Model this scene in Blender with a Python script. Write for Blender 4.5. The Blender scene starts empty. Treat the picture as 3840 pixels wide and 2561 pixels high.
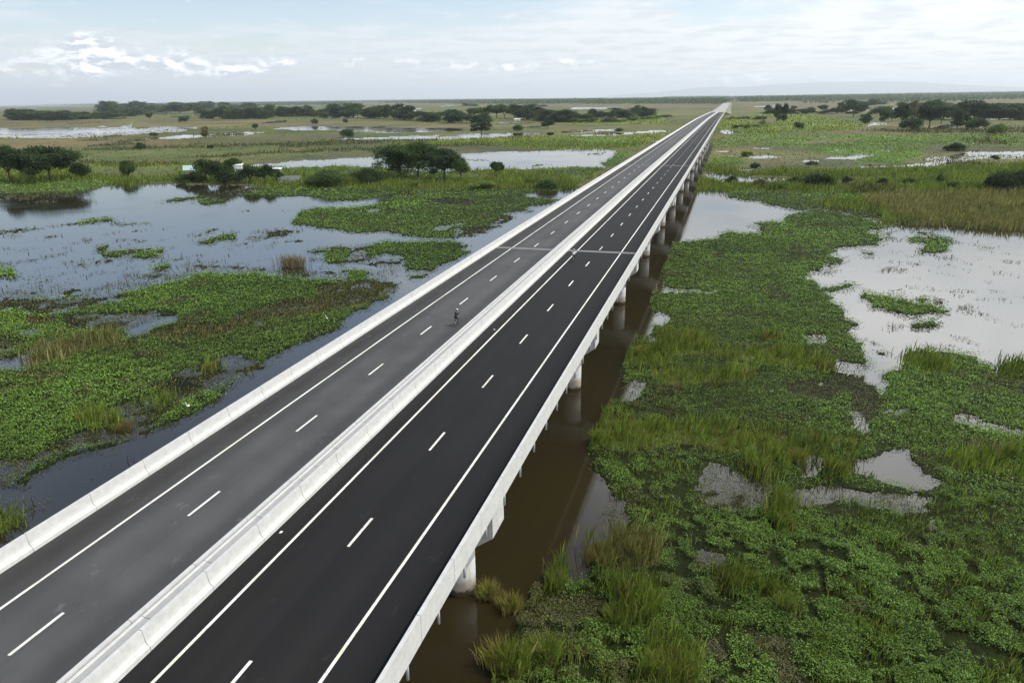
import bpy, math, random
import numpy as np
from mathutils import Matrix, Vector

# ------------------------------------------------------------ camera, sky, sun, exposure
sc = bpy.context.scene
C = sc.collection
F, CX, CY = 2730.0, 1920.0, 1280.5            # lens of the photograph in its own pixels
ROLL, PITCH, YAW = math.atan(.0135), math.radians(18.4617), math.radians(16.3416)
CAMH = 32.6
cr, sr, cp, sp, cyw, syw = math.cos(ROLL), math.sin(ROLL), math.cos(PITCH), math.sin(PITCH), math.cos(YAW), math.sin(YAW)
def yawv(v): return Vector((cyw*v[0]-syw*v[1], syw*v[0]+cyw*v[1], v[2]))
rx, dn, fw = yawv((cr, -sp*sr, -cp*sr)), yawv((-sr, -sp*cr, -cp*cr)), yawv((0, cp, -sp))
cd = bpy.data.cameras.new('camera'); cam = bpy.data.objects.new('camera', cd); C.objects.link(cam)
cam.matrix_world = Matrix(((rx.x, -dn.x, -fw.x, 0), (rx.y, -dn.y, -fw.y, 0), (rx.z, -dn.z, -fw.z, CAMH), (0, 0, 0, 1)))
cd.sensor_width = 36; cd.lens = 36*F/3840; cd.clip_start = .5; cd.clip_end = 120000
sc.camera = cam
sc.view_settings.view_transform = 'Standard'; sc.view_settings.look = 'None'
sc.view_settings.exposure = 0.15; sc.view_settings.gamma = 1
SUN_EL, SUN_AZ = math.radians(52), math.radians(63)      # azimuth clockwise from +Y
sund = Vector((math.cos(SUN_EL)*math.sin(SUN_AZ), math.cos(SUN_EL)*math.cos(SUN_AZ), math.sin(SUN_EL)))
sl = bpy.data.lights.new('sun', 'SUN'); sl.energy = 3.6; sl.angle = math.radians(.6); sl.color = (1, .95, .87)
so = bpy.data.objects.new('sun', sl); C.objects.link(so); so.rotation_euler = sund.to_track_quat('Z', 'Y').to_euler()
so.location = (300, 200, 400)

class NT:
    """small helper that writes node expressions"""
    def __init__(s, tree): s.t = tree
    def n(s, typ, **kw):
        nd = s.t.nodes.new(typ)
        for k, v in kw.items(): setattr(nd, k, v)
        return nd
    def inp(s, sock, v):
        if isinstance(v, bpy.types.NodeSocket): s.t.links.new(v, sock)
        elif v is not None: sock.default_value = v
    def m(s, op, a, b=None, c=None, clamp=False):
        nd = s.n('ShaderNodeMath', operation=op, use_clamp=clamp)
        for i, v in enumerate((a, b, c)):
            if v is not None: s.inp(nd.inputs[i], v)
        return nd.outputs[0]
    def mix(s, f, a, b, typ='MIX'):
        nd = s.n('ShaderNodeMix', data_type='RGBA', blend_type=typ)
        s.inp(nd.inputs[0], f); s.inp(nd.inputs[6], a); s.inp(nd.inputs[7], b); return nd.outputs[2]
    def noise(s, vec, scale, det=4, rough=.55, dist=0):
        nd = s.n('ShaderNodeTexNoise'); s.inp(nd.inputs['Vector'], vec)
        nd.inputs['Scale'].default_value = scale; nd.inputs['Detail'].default_value = det
        nd.inputs['Roughness'].default_value = rough; nd.inputs['Distortion'].default_value = dist; return nd.outputs[0]
    def ss(s, v, a, b):
        nd = s.n('ShaderNodeMapRange', interpolation_type='SMOOTHSTEP'); s.inp(nd.inputs[0], v)
        nd.inputs[1].default_value = a; nd.inputs[2].default_value = b; return nd.outputs[0]
    def xyz(s, x, y, z):
        nd = s.n('ShaderNodeCombineXYZ'); s.inp(nd.inputs[0], x); s.inp(nd.inputs[1], y); s.inp(nd.inputs[2], z); return nd.outputs[0]

w = bpy.data.worlds.new('World'); sc.world = w; w.use_nodes = True
T = NT(w.node_tree); w.node_tree.nodes.clear()
sky = T.n('ShaderNodeTexSky', sky_type='NISHITA', sun_disc=False, sun_elevation=SUN_EL, sun_rotation=SUN_AZ)
sky.air_density = 1.0; sky.dust_density = .6; sky.ozone_density = 1.2
co = T.n('ShaderNodeTexCoord').outputs['Generated']
sx = T.n('ShaderNodeSeparateXYZ'); T.inp(sx.inputs[0], co); X, Y, Z = sx.outputs
el = T.m('MULTIPLY', T.m('ARCSINE', Z), 57.2958); az = T.m('MULTIPLY', T.m('ARCTAN2', X, Y), 57.2958)
base = T.mix(1.0, sky.outputs[0], (.152, .144, .143, 1), 'MULTIPLY')
# thin high veil, thicker towards the sun's side
iz = T.m('DIVIDE', 1.0, T.m('ADD', T.m('MAXIMUM', Z, 0.0), .07))
pv = T.xyz(T.m('MULTIPLY', X, iz), T.m('MULTIPLY', Y, iz), 0.0)
veiln = T.noise(pv, .9, 7, .6, .4)
side = T.ss(az, -42.0, 2.0)
lowband = T.ss(el, 6.5, 2.5)
veil = T.m('ADD', T.m('MULTIPLY', side, .42), T.m('ADD', T.m('MULTIPLY', lowband, .55), T.m('MULTIPLY', T.ss(el, 7.0, 12.0), T.m('MULTIPLY', T.ss(az, -14.0, 4.0), .3))))
veil = T.ss(T.m('ADD', T.m('ADD', veil, -.02), T.m('MULTIPLY', T.m('SUBTRACT', veiln, .5), 2.2)), .05, .60)
veil = T.m('MULTIPLY', veil, T.ss(Z, -.02, .02))
bright = T.ss(az, -35.0, 25.0)
veilc = T.mix(bright, (.80, .85, .90, 1), (1.04, 1.04, 1.02, 1))
veilc = T.mix(T.m('MULTIPLY', T.ss(T.noise(pv, 2.3, 6, .6), .44, .64), .6), veilc, (.66, .72, .78, 1))
# the cloud sheet is brightest on the sun's side well above the horizon
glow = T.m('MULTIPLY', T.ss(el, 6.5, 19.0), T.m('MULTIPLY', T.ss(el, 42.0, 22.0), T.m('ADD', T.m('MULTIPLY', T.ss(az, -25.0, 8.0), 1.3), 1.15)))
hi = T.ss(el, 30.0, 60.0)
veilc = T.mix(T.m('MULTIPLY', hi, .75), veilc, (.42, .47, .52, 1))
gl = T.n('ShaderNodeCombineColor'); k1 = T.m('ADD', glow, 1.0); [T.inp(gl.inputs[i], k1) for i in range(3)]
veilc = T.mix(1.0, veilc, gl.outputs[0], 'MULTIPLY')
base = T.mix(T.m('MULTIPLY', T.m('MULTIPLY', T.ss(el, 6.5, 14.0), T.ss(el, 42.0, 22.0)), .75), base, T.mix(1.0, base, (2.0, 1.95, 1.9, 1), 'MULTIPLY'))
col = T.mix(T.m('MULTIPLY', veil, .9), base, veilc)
# low cumulus rows: (azimuth, elevation, half width, half height, weight), degrees from the bridge's direction
def blob(a, e, wa, we, k):
    da = T.m('DIVIDE', T.m('SUBTRACT', az, a), wa); de = T.m('DIVIDE', T.m('SUBTRACT', el, e), we)
    r2 = T.m('ADD', T.m('MULTIPLY', da, da), T.m('MULTIPLY', de, de))
    return T.m('MULTIPLY', T.m('EXPONENT', T.m('MULTIPLY', r2, -1.0)), k)
blobs = [(-46.5, 2.0, 3.2, .8, .62), (-44.0, 3.1, 1.6, 1.1, .62), (-39.5, 2.4, 4.6, .75, .66), (-45.5, 3.4, 2.4, .8, .5), (-36.0, 2.0, 2.6, .5, .4), (-33.0, 2.3, 2.2, .5, .42),
         (-27.6, 2.55, 1.25, .5, .60), (-23.4, 2.35, 1.8, .5, .52), (-19.8, 2.35, 1.6, .4, .55), (-16.0, 2.2, 2.2, .35, .55), (-12.0, 2.3, 1.6, .35, .42),
         (-8.5, 2.4, 1.2, .3, .42), (-1.5, .75, 2.0, .35, .5), (2.0, 1.2, 1.8, .4, .6), (10.0, .9, 5.0, .25, .35), (-6.0, .8, 3.0, .3, .35), (18.0, .8, 6, .35, .35)]
bl = None
for b in blobs:
    v = blob(*b); bl = v if bl is None else T.m('ADD', bl, v)
pc = T.xyz(T.m('MULTIPLY', az, .42), T.m('MULTIPLY', el, .95), 3.1)
pc2 = T.xyz(T.m('MULTIPLY', T.m('ADD', az, .35), .42), T.m('MULTIPLY', T.m('ADD', el, .32), .95), 3.1)
n1 = T.noise(pc, 1.1, 8, .62, .2); n2 = T.noise(pc2, 1.1, 8, .62, .2)
cum = T.ss(T.m('ADD', bl, T.m('MULTIPLY', T.m('SUBTRACT', n1, .5), 1.7)), .18, .95)
lit = T.ss(T.m('SUBTRACT', n1, n2), -.09, .10)
cumc = T.mix(lit, (.62, .67, .74, 1), (1.75, 1.71, 1.66, 1))
col = T.mix(T.m('MULTIPLY', cum, .9), col, cumc)
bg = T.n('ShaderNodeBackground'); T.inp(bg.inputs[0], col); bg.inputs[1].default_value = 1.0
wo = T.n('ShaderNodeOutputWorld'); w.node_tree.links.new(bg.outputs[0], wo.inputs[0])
sc.cycles.use_denoising = True
sc.cycles.max_bounces = 6; sc.cycles.diffuse_bounces = 2; sc.cycles.glossy_bounces = 3; sc.cycles.transmission_bounces = 2; sc.cycles.volume_bounces = 0

# ------------------------------------------------------------ helpers
rng = np.random.default_rng(7); random.seed(5)
K = 2351/3840.0
def hp(x): return np.interp(x, [0, 1920, 2820, 3840], [404, 358, 347, 357])
def hm(x): return 369-.0135*(np.asarray(x)-1920)
def d2ray(dx, dy):
    """direction of a point read off the photograph (lens bow near the horizon taken out)"""
    x = np.asarray(dx, float)/K; y = np.asarray(dy, float)/K
    o = hm(x)-hp(x); y = y+o*np.clip(1-(y-hp(x))/450, 0, 1)
    a, b = (x-CX)/F, (y-CY)/F
    r = np.stack([rx[i]*a+dn[i]*b+fw[i] for i in range(3)], -1); return r
def ground(dx, dy, z=0.0):
    r = d2ray(dx, dy); t = (z-CAMH)/np.minimum(r[..., 2], -1e-4); return r[..., 0]*t, r[..., 1]*t
def g2d(x, y, z=0.0):
    v = np.stack([x, y, np.zeros_like(x)+z-CAMH], -1)
    a = v @ np.array(rx); b = v @ np.array(dn); c = np.maximum(v @ np.array(fw), .5)
    px = CX+F*a/c; pm = CY+F*b/c; h = hp(px); o = hm(px)-h
    py = (pm-o-o*h/450)/(1-o/450); py = np.where(py > h+450, pm, py)
    return px*K, py*K
TAB = rng.random((256, 256))
def vn(x, y):
    ix = np.floor(x).astype(int); iy = np.floor(y).astype(int); fx = x-ix; fy = y-iy
    fx = fx*fx*(3-2*fx); fy = fy*fy*(3-2*fy); a = ix & 255; b = iy & 255; a1 = (ix+1) & 255; b1 = (iy+1) & 255
    return (TAB[a, b]*(1-fx)+TAB[a1, b]*fx)*(1-fy)+(TAB[a, b1]*(1-fx)+TAB[a1, b1]*fx)*fy
def fbm(x, y, s, o=4):
    v = 0; a = 1; t = 0
    for i in range(o): v = v+a*vn(x/s+17.3*i, y/s+9.1*i); t += a; a *= .55; s /= 2.1
    return v/t

def setp(o, label=None, cat=None, group=None, kind=None):
    if label: o['label'] = label
    if cat: o['category'] = cat
    if group: o['group'] = group
    if kind: o['kind'] = kind
    return o
def link(name, me, parent=None):
    o = bpy.data.objects.new(name, me); C.objects.link(o)
    if parent: o.parent = parent
    return o
def empty(name, loc=(0, 0, 0), rz=0):
    o = link(name, None); o.location = loc; o.rotation_euler[2] = rz; o.empty_display_size = .2; return o
def npmesh(name, V, Fc, mat, col=None, smooth=False):
    me = bpy.data.meshes.new(name); V = np.asarray(V, np.float32).reshape(-1, 3); Fc = np.asarray(Fc, np.int32); n, k = Fc.shape
    me.vertices.add(len(V)); me.vertices.foreach_set('co', V.ravel())
    me.loops.add(n*k); me.loops.foreach_set('vertex_index', Fc.ravel())
    me.polygons.add(n); me.polygons.foreach_set('loop_start', np.arange(0, n*k, k, dtype=np.int32))
    try: me.polygons.foreach_set('loop_total', np.full(n, k, np.int32))
    except Exception: pass
    me.update(calc_edges=True)
    if col is not None:
        at = me.color_attributes.new('tint', 'FLOAT_COLOR', 'POINT'); c = np.ones((len(V), 4), np.float32); c[:, :3] = col; at.data.foreach_set('color', c.ravel())
    me.materials.append(mat)
    if smooth: me.polygons.foreach_set('use_smooth', np.ones(n, bool))
    return me
class MB:
    def __init__(s): s.v = []; s.f = []
    def box(s, x0, x1, y0, y1, z0, z1):
        b = len(s.v); s.v += [(x, y, z) for z in (z0, z1) for x, y in ((x0, y0), (x1, y0), (x1, y1), (x0, y1))]
        s.f += [(b, b+3, b+2, b+1), (b+4, b+5, b+6, b+7)]+[(b+i, b+(i+1) % 4, b+4+(i+1) % 4, b+4+i) for i in range(4)]; return s
    def tube(s, p, q, r0, r1=None, n=8, caps=True):
        r1 = r0 if r1 is None else r1; p = Vector(p); q = Vector(q); d = (q-p).normalized()
        u = d.orthogonal().normalized(); w_ = d.cross(u); b = len(s.v)
        for c, r in ((p, r0), (q, r1)):
            s.v += [tuple(c+u*math.cos(6.28318*i/n)*r+w_*math.sin(6.28318*i/n)*r) for i in range(n)]
        s.f += [(b+i, b+(i+1) % n, b+n+(i+1) % n, b+n+i) for i in range(n)]
        if caps: s.f += [tuple(b+n-1-i for i in range(n)), tuple(b+n+i for i in range(n))]
        return s
    def path(s, pts, rad, n=8):
        for i in range(len(pts)-1): s.tube(pts[i], pts[i+1], rad[i], rad[i+1], n)
        return s
    def ell(s, c, r, n=10, m=6):
        b = len(s.v)
        for j in range(m+1):
            t = math.pi*j/m
            s.v += [(c[0]+r[0]*math.sin(t)*math.cos(6.28318*i/n), c[1]+r[1]*math.sin(t)*math.sin(6.28318*i/n), c[2]-r[2]*math.cos(t)) for i in range(n)]
        for j in range(m):
            s.f += [(b+j*n+i, b+j*n+(i+1) % n, b+(j+1)*n+(i+1) % n, b+(j+1)*n+i) for i in range(n)]
        return s
    def sweep(s, prof, st):
        """closed profile [(x,z)] swept through stations [(y, dz, inset)]"""
        n = len(prof); b = len(s.v); cx_ = sum(p[0] for p in prof)/n; cz_ = sum(p[1] for p in prof)/n
        for y, dz, ins in st:
            for x, z in prof:
                s.v.append((x-(ins if x > cx_ else -ins), y, z+dz-(ins if z > cz_ else 0)))
        for k in range(len(st)-1):
            s.f += [(b+k*n+i, b+(k+1)*n+i, b+(k+1)*n+(i+1) % n, b+k*n+(i+1) % n) for i in range(n)]
        s.f += [tuple(b+i for i in range(n)), tuple(b+(len(st)-1)*n+n-1-i for i in range(n))]; return s
    def mesh(s, name, mat, smooth=False):
        me = bpy.data.meshes.new(name); me.from_pydata(s.v, [], s.f); me.materials.append(mat); me.update()
        if smooth: me.polygons.foreach_set('use_smooth', [True]*len(me.polygons))
        return me
    def build(s, name, mat, parent=None, smooth=False): return link(name, s.mesh(name, mat, smooth), parent)

def mat(name, fn):
    m = bpy.data.materials.new(name); m.use_nodes = True; t = m.node_tree; t.nodes.clear(); N = NT(t)
    o = N.n('ShaderNodeOutputMaterial'); t.links.new(fn(N), o.inputs[0]); return m
def pbr(N, col, rough=.7, spec=.4, bump=None, bs=.2, bd=.05, metal=0, ior=None):
    b = N.n('ShaderNodeBsdfPrincipled'); N.inp(b.inputs['Base Color'], col); N.inp(b.inputs['Roughness'], rough)
    b.inputs['Specular IOR Level'].default_value = spec; b.inputs['Metallic'].default_value = metal
    if ior: b.inputs['IOR'].default_value = ior
    if bump is not None:
        bn = N.n('ShaderNodeBump'); bn.inputs['Strength'].default_value = bs; bn.inputs['Distance'].default_value = bd
        N.inp(bn.inputs['Height'], bump); N.t.links.new(bn.outputs[0], b.inputs['Normal'])
    return b.outputs[0]
def pos(N, sx_=1, sy_=1, sz_=1):
    g = N.n('ShaderNodeNewGeometry').outputs['Position']; mp = N.n('ShaderNodeMapping'); N.inp(mp.inputs[0], g)
    mp.inputs['Scale'].default_value = (sx_, sy_, sz_); return mp.outputs[0]
def plain(name, c, rough=.6, var=.25, scale=6):
    return mat(name, lambda N: pbr(N, N.mix(N.noise(pos(N), scale), tuple(x*(1-var) for x in c)+(1,), tuple(min(1, x*(1+var)) for x in c)+(1,)), rough))

def m_water(N):
    p = pos(N); big = N.noise(p, .02, 3)
    c = N.mix(N.ss(big, .35, .65), (.022, .017, .0068, 1), (.017, .015, .009, 1))
    b = N.m('ADD', N.noise(p, 2.2, 4, .6), N.m('MULTIPLY', N.noise(pos(N, .5, 1, 1), .22, 3), 2.2))
    r = N.m('ADD', N.m('MULTIPLY', N.ss(N.noise(p, .035, 4), .4, .7), .10), .03)
    return pbr(N, c, r, .5, b, .085, .05, ior=1.33)
def m_leaf(N):
    a = N.n('ShaderNodeVertexColor'); a.layer_name = 'tint'
    d = pbr(N, a.outputs[0], .6, .12)
    t = N.n('ShaderNodeBsdfTranslucent'); N.inp(t.inputs[0], N.mix(1.0, a.outputs[0], (1.1, 1.25, .6, 1), 'MULTIPLY'))
    s = N.n('ShaderNodeMixShader'); s.inputs[0].default_value = .22; N.t.links.new(d, s.inputs[1]); N.t.links.new(t.outputs[0], s.inputs[2]); return s.outputs[0]
def m_ground(N):
    a = N.n('ShaderNodeVertexColor'); a.layer_name = 'tint'; p = pos(N)
    n = N.noise(p, 1.3, 6, .65); n2 = N.noise(p, .12, 5, .6)
    c = N.mix(N.ss(n, .3, .7), N.mix(1.0, a.outputs[0], (.62, .62, .6, 1), 'MULTIPLY'), N.mix(1.0, a.outputs[0], (1.3, 1.3, 1.2, 1), 'MULTIPLY'))
    c = N.mix(N.ss(n2, .35, .7), c, N.mix(1.0, c, (1.25, 1.1, .9, 1), 'MULTIPLY'))
    return pbr(N, c, .9, .1, n, .6, .3)
def m_conc(N, k=1.0):
    p = pos(N); st = N.noise(pos(N, 3, .25, .6), 1.0, 5, .65); sp_ = N.noise(p, 2.5, 6, .6); dr = N.noise(pos(N, 1, 2.2, .18), 1.6, 5, .7)
    c = N.mix(N.ss(sp_, .3, .75), (.43*k, .43*k, .42*k, 1), (.50*k, .50*k, .49*k, 1))
    c = N.mix(N.m('MULTIPLY', N.ss(dr, .56, .75), .32), c, (.26*k, .25*k, .23*k, 1))
    c = N.mix(N.m('MULTIPLY', N.ss(st, .6, .8), .28), c, (.26*k, .25*k, .23*k, 1))
    zz_ = N.n('ShaderNodeSeparateXYZ'); N.inp(zz_.inputs[0], p); gm = N.noise(pos(N, 4, .5, 4), 2.0, 6, .7)
    c = N.mix(N.m('MULTIPLY', N.ss(gm, .50, .70), .28), c, (.3*k, .29*k, .27*k, 1))
    return pbr(N, c, .8, .3, sp_, .15, .02)
def m_pier(N):
    p = pos(N); sp_ = N.noise(p, 2.5, 6, .6); x_ = N.n('ShaderNodeSeparateXYZ'); N.inp(x_.inputs[0], p)
    c = N.mix(N.ss(sp_, .3, .75), (.40, .40, .39, 1), (.49, .49, .48, 1)); run = N.noise(pos(N, 2.5, 2.5, .12), 1.5, 4, .6)
    c = N.mix(N.m('MULTIPLY', N.ss(run, .5, .7), .35), c, (.26, .24, .21, 1))
    lvl = N.m('ADD', x_.outputs[2], N.m('MULTIPLY', N.m('SUBTRACT', N.noise(p, 1.4, 4), .5), 1.1))      # flood marks just above the water
    c = N.mix(N.m('MULTIPLY', N.ss(lvl, 1.5, .9), .55), c, (.24, .17, .10, 1)); c = N.mix(N.ss(lvl, .45, .2), c, (.07, .055, .035, 1))
    return pbr(N, c, .8, .3, sp_, .15, .02)
def m_asph(c0, c1, bands=()):
    def f(N):
        p = pos(N); gr = N.noise(p, 22, 3, .7); st = N.noise(pos(N, .9, .02, 1), 1.0, 4, .6); st2 = N.noise(pos(N, .25, .012, 1), 1.0, 3, .5); bl_ = N.noise(p, .12, 4, .6)
        f_ = N.m('ADD', N.m('MULTIPLY', N.ss(st, .35, .7), .45), N.m('ADD', N.m('MULTIPLY', N.ss(bl_, .3, .7), .25), N.m('MULTIPLY', N.ss(st2, .3, .7), .3)))
        c = N.mix(f_, c0+(1,), c1+(1,)); xs = N.n('ShaderNodeSeparateXYZ'); N.inp(xs.inputs[0], p); wob = N.m('ADD', xs.outputs[0], N.m('MULTIPLY', N.m('SUBTRACT', N.noise(pos(N, .3, .03, 1), 1.0, 3), .5), .9))
        for x0, hw, k in bands:      # polished wheel paths and dusty shoulders, across the carriageway
            e = N.m('EXPONENT', N.m('MULTIPLY', N.m('POWER', N.m('DIVIDE', N.m('ABSOLUTE', N.m('SUBTRACT', wob, x0)), hw), 2.0), -1.0))
            c = N.mix(N.m('MULTIPLY', e, N.m('MULTIPLY', abs(k), N.m('ADD', N.ss(bl_, .25, .7), .35))), c, tuple(x*(1.9 if k > 0 else .35) for x in c1)+(1,))
        spot = N.noise(pos(N, 1, .5, 1), .9, 6, .75); c = N.mix(N.m('MULTIPLY', N.ss(spot, .60, .72), .45), c, tuple(min(1, x*3) for x in c1)+(1,))
        seam = N.m('MULTIPLY', N.ss(N.m('ABSOLUTE', N.m('SUBTRACT', xs.outputs[0], bands[0][0]+1.9)), .05, .02), .22); c = N.mix(seam, c, tuple(x*.4 for x in c0)+(1,))
        c = N.mix(N.m('MULTIPLY', N.ss(gr, .45, .75), .25), c, tuple(x*1.9 for x in c1)+(1,))
        return pbr(N, c, .85, .16, gr, .35, .006)
    return f
M = dict(
    water=mat('lake_water', m_water), leaf=mat('leaves', m_leaf), ground=mat('marsh_earth', m_ground),
    concrete=mat('pale_concrete', m_conc), concrete_dull=mat('deck_concrete', lambda N: m_conc(N, .72)),
    pier=mat('pier_concrete', m_pier),
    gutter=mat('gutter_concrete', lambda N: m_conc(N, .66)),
    asphalt_left=mat('worn_sheen_asphalt', m_asph((.037, .037, .0365), (.054, .0535, .053), ((-31.6, .9, .3), (-28.4, 1.1, .4), (-30.1, 1.5, .3), (-26.4, .7, .2), (-34.9, 1.0, -.6)))),  # worn wheel paths; paler overall, partly viewing-angle sheen put into the colour
    asphalt_right=mat('dark_asphalt', m_asph((.0085, .0083, .0081), (.0135, .0131, .0128), ((-20.9, .5, .16), (-19.6, .35, .12), (-17.0, .5, .14), (-13.2, .5, -.4), (-23.4, .45, .25)))),  # darker than the left lanes, partly the viewing angle put into the colour
    paint=mat('road_paint', lambda N: pbr(N, N.mix(N.m('MULTIPLY', N.ss(N.noise(pos(N, 2, .6, 1), 3.0, 6, .75), .56, .66), .7), N.mix(N.ss(N.noise(pos(N, 1, .2, 1), 1.5, 5), .4, .7), (.72, .71, .64, 1), (.55, .52, .42, 1)), (.18, .175, .16, 1)), .6)),
    joint=plain('joint_concrete', (.17, .17, .165), .8), gap_dark=plain('gap_shade_black', (.02, .02, .02), .6),
    pvc=plain('pipe_plastic', (.42, .43, .45), .5, .1), bark=plain('bark', (.055, .042, .03), .9),
    gravel=plain('pale_gravel', (.34, .32, .28), .95, .2, .3),
    cloth_dark=plain('dark_cloth', (.012, .014, .016), .8), skin=plain('skin', (.30, .17, .11), .6, .08), helmet=plain('pale_helmet', (.6, .6, .6), .35, .05),
    cloth_pale=plain('pale_cloth', (.5, .5, .5), .8), metal=plain('bike_metal', (.25, .25, .27), .35), black=plain('tyre_rubber', (.015, .015, .015), .8),
    roof=plain('green_tin_roof', (.30, .42, .38), .5), wall=plain('hut_wall', (.22, .21, .19), .9), tin=plain('grey_sheet', (.10, .105, .11), .7), white=plain('white_paint', (.7, .7, .68), .6),
    feather=plain('white_feather', (.8, .8, .78), .7, .05), beak=plain('yellow_beak', (.6, .35, .05), .5, .1), hill=plain('hill_forest', (.05, .08, .05), .95, .3, .002))

# ------------------------------------------------------------ what grows where: outlines read off the photograph, laid on the marsh
RS = {'D': (0, 0, 1, 1), 'A': (0, 183.7, .3385, .3385), 'B': (734.7, 183.7, .3385, .3385), 'C': (1530.6, 183.7, .34896, .34896),
      'E': (0, 673.5, .3385, .3385), 'G': (1346.9, 673.5, .4271, .4271), 'H': (1040.8, 1163.3, .3385, .3385), 'I': (0, 1132.7, .3385, .3385)}
def P(code, x, y):
    a = RS[code]; return a[0]+a[2]*x, a[1]+a[3]*y
XO, YO, GW, GH = -300, 205, 2950, 1665           # raster window in full-view units
CLS = np.zeros((GH//2, GW//2), np.uint8); DEN = np.zeros((GH//2, GW//2), np.float32)
def paint(code, pts, cls, den):
    q = np.array([P(code, pts[i], pts[i+1]) for i in range(0, len(pts), 2)])
    # outlines that touch the frame's edge run on beyond it
    q[:, 0] = np.where(q[:, 0] < 3, XO, np.where(q[:, 0] > 2346, XO+GW, q[:, 0])); q[:, 1] = np.where(q[:, 1] > 1562, YO+GH, q[:, 1])
    q = (q-(XO, YO))/2
    x0, y0 = np.floor(q.min(0)).astype(int); x1, y1 = np.ceil(q.max(0)).astype(int)+1
    x0, y0 = max(x0, 0), max(y0, 0); x1, y1 = min(x1, GW//2), min(y1, GH//2)
    if x1 <= x0 or y1 <= y0: return
    yy, xx = np.mgrid[y0:y1, x0:x1]; yy = yy+.5; xx = xx+.5; ins = np.zeros(xx.shape, bool)
    for i in range(len(q)):
        (ax, ay), (bx, by) = q[i-1], q[i]
        if ay == by: continue
        c = ((ay > yy) != (by > yy)) & (xx < (bx-ax)*(yy-ay)/(by-ay)+ax); ins ^= c
    CLS[y0:y1, x0:x1][ins] = cls; DEN[y0:y1, x0:x1][ins] = den
W, HY, HS, GR, DRY, FL, FB, BU, WF, OL = 0, 1, 2, 3, 4, 5, 6, 7, 8, 9
R = lambda *a: paint(*a)
# far land
R('D', [-300, 205, 2650, 205, 2650, 440, 1700, 420, 1300, 430, 1290, 436, 0, 470, -300, 480], FL, 1)
R('A', [0, 830, 640, 745, 740, 718, 1000, 710, 1300, 706, 1700, 712, 2360, 720, 2360, 900, 0, 900], W, 1)
R('D', [0, 238, 700, 232, 1650, 222, 1650, 236, 1000, 240, 400, 244, 0, 262], FB, 1)
R('D', [1200, 226, 1680, 224, 1660, 240, 1200, 241], FB, 1)
R('D', [1700, 222, 2351, 232, 2351, 262, 1700, 246], FB, 1)
R('D', [0, 285, 380, 278, 700, 276, 1000, 280, 1000, 300, 500, 292, 0, 305], FB, 1)
R('B', [0, 285, 1000, 290, 2100, 300, 2000, 318, 1000, 318, 0, 310], FB, 1)
R('B', [1800, 240, 2351, 220, 2351, 290, 1700, 290], GR, 1)
R('B', [1170, 150, 2351, 130, 2351, 185, 1200, 190], FB, 1)
R('B', [1700, 170, 1960, 168, 1990, 178, 1700, 182], W, 1)
R('A', [0, 350, 560, 335, 1250, 322, 1280, 350, 900, 375, 560, 402, 250, 405, 0, 432], WF, .45)
R('A', [0, 372, 500, 352, 1000, 335, 1240, 325, 1270, 340, 1000, 352, 600, 372, 300, 380, 0, 388], W, 1)
R('A', [0, 405, 300, 385, 480, 382, 250, 405, 0, 432], W, 1)
R('A', [980, 400, 1250, 375, 1450, 372, 1700, 352, 1810, 355, 1700, 372, 1400, 388, 1200, 405, 990, 410], W, 1)
R('A', [1820, 330, 2100, 308, 2360, 312, 2360, 332, 2100, 338, 1950, 338], W, 1)
R('B', [0, 310, 500, 315, 1000, 318, 1010, 335, 700, 345, 500, 352, 200, 345, 0, 330], W, 1)
R('B', [0, 318, 400, 325, 800, 330, 900, 337, 400, 340, 0, 328], WF, .5)
R('B', [0, 390, 250, 387, 780, 366, 800, 380, 960, 360, 1010, 352, 1170, 355, 1480, 338, 1480, 355, 1180, 380, 900, 392, 400, 402, 0, 405], W, 1)
R('B', [1590, 340, 2000, 318, 2010, 332, 1700, 348], W, 1)
R('B', [1700, 364, 2100, 342, 2320, 328, 2350, 338, 2050, 362, 1740, 374], W, 1)
R('B', [2130, 406, 2290, 398, 2290, 408, 2160, 417], W, 1)
R('A', [0, 430, 600, 415, 1200, 408, 1700, 385, 2360, 350, 2360, 430, 1700, 438, 930, 462, 0, 495], FB, 1)
R('A', [1200, 410, 2360, 400, 2360, 420, 1500, 432, 1100, 430], FL, 1)
R('B', [0, 408, 900, 395, 1500, 375, 2040, 380, 2351, 340, 2200, 440, 1960, 455, 1600, 462, 1200, 440, 400, 420, 0, 440], GR, .9)
R('B', [1480, 385, 2060, 380, 2150, 400, 2050, 420, 1500, 400], HY, 1)
R('A', [500, 482, 930, 462, 1300, 450, 1700, 434, 2360, 415, 2360, 436, 1700, 450, 1300, 464, 930, 478, 500, 494], BU, .8)
R('B', [0, 410, 400, 402, 760, 398, 800, 410, 400, 430, 0, 436], BU, .7)
R('A', [1220, 530, 1500, 515, 1900, 485, 2360, 470, 2360, 484, 1900, 498, 1500, 530], BU, .7)
R('B', [0, 466, 400, 455, 800, 434, 1200, 426, 1210, 440, 800, 448, 400, 474, 0, 482], BU, .7)
R('A', [500, 566, 900, 568, 1200, 560, 1300, 575, 900, 592, 520, 592], BU, .6)
R('B', [0, 484, 400, 478, 900, 452, 1300, 444, 1500, 455, 1560, 470, 1200, 480, 930, 495, 560, 530, 420, 515, 0, 540], WF, .92)
R('A', [1600, 560, 2000, 520, 2360, 490, 2360, 540, 2000, 548, 1900, 562, 1650, 590], WF, .92)
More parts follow.
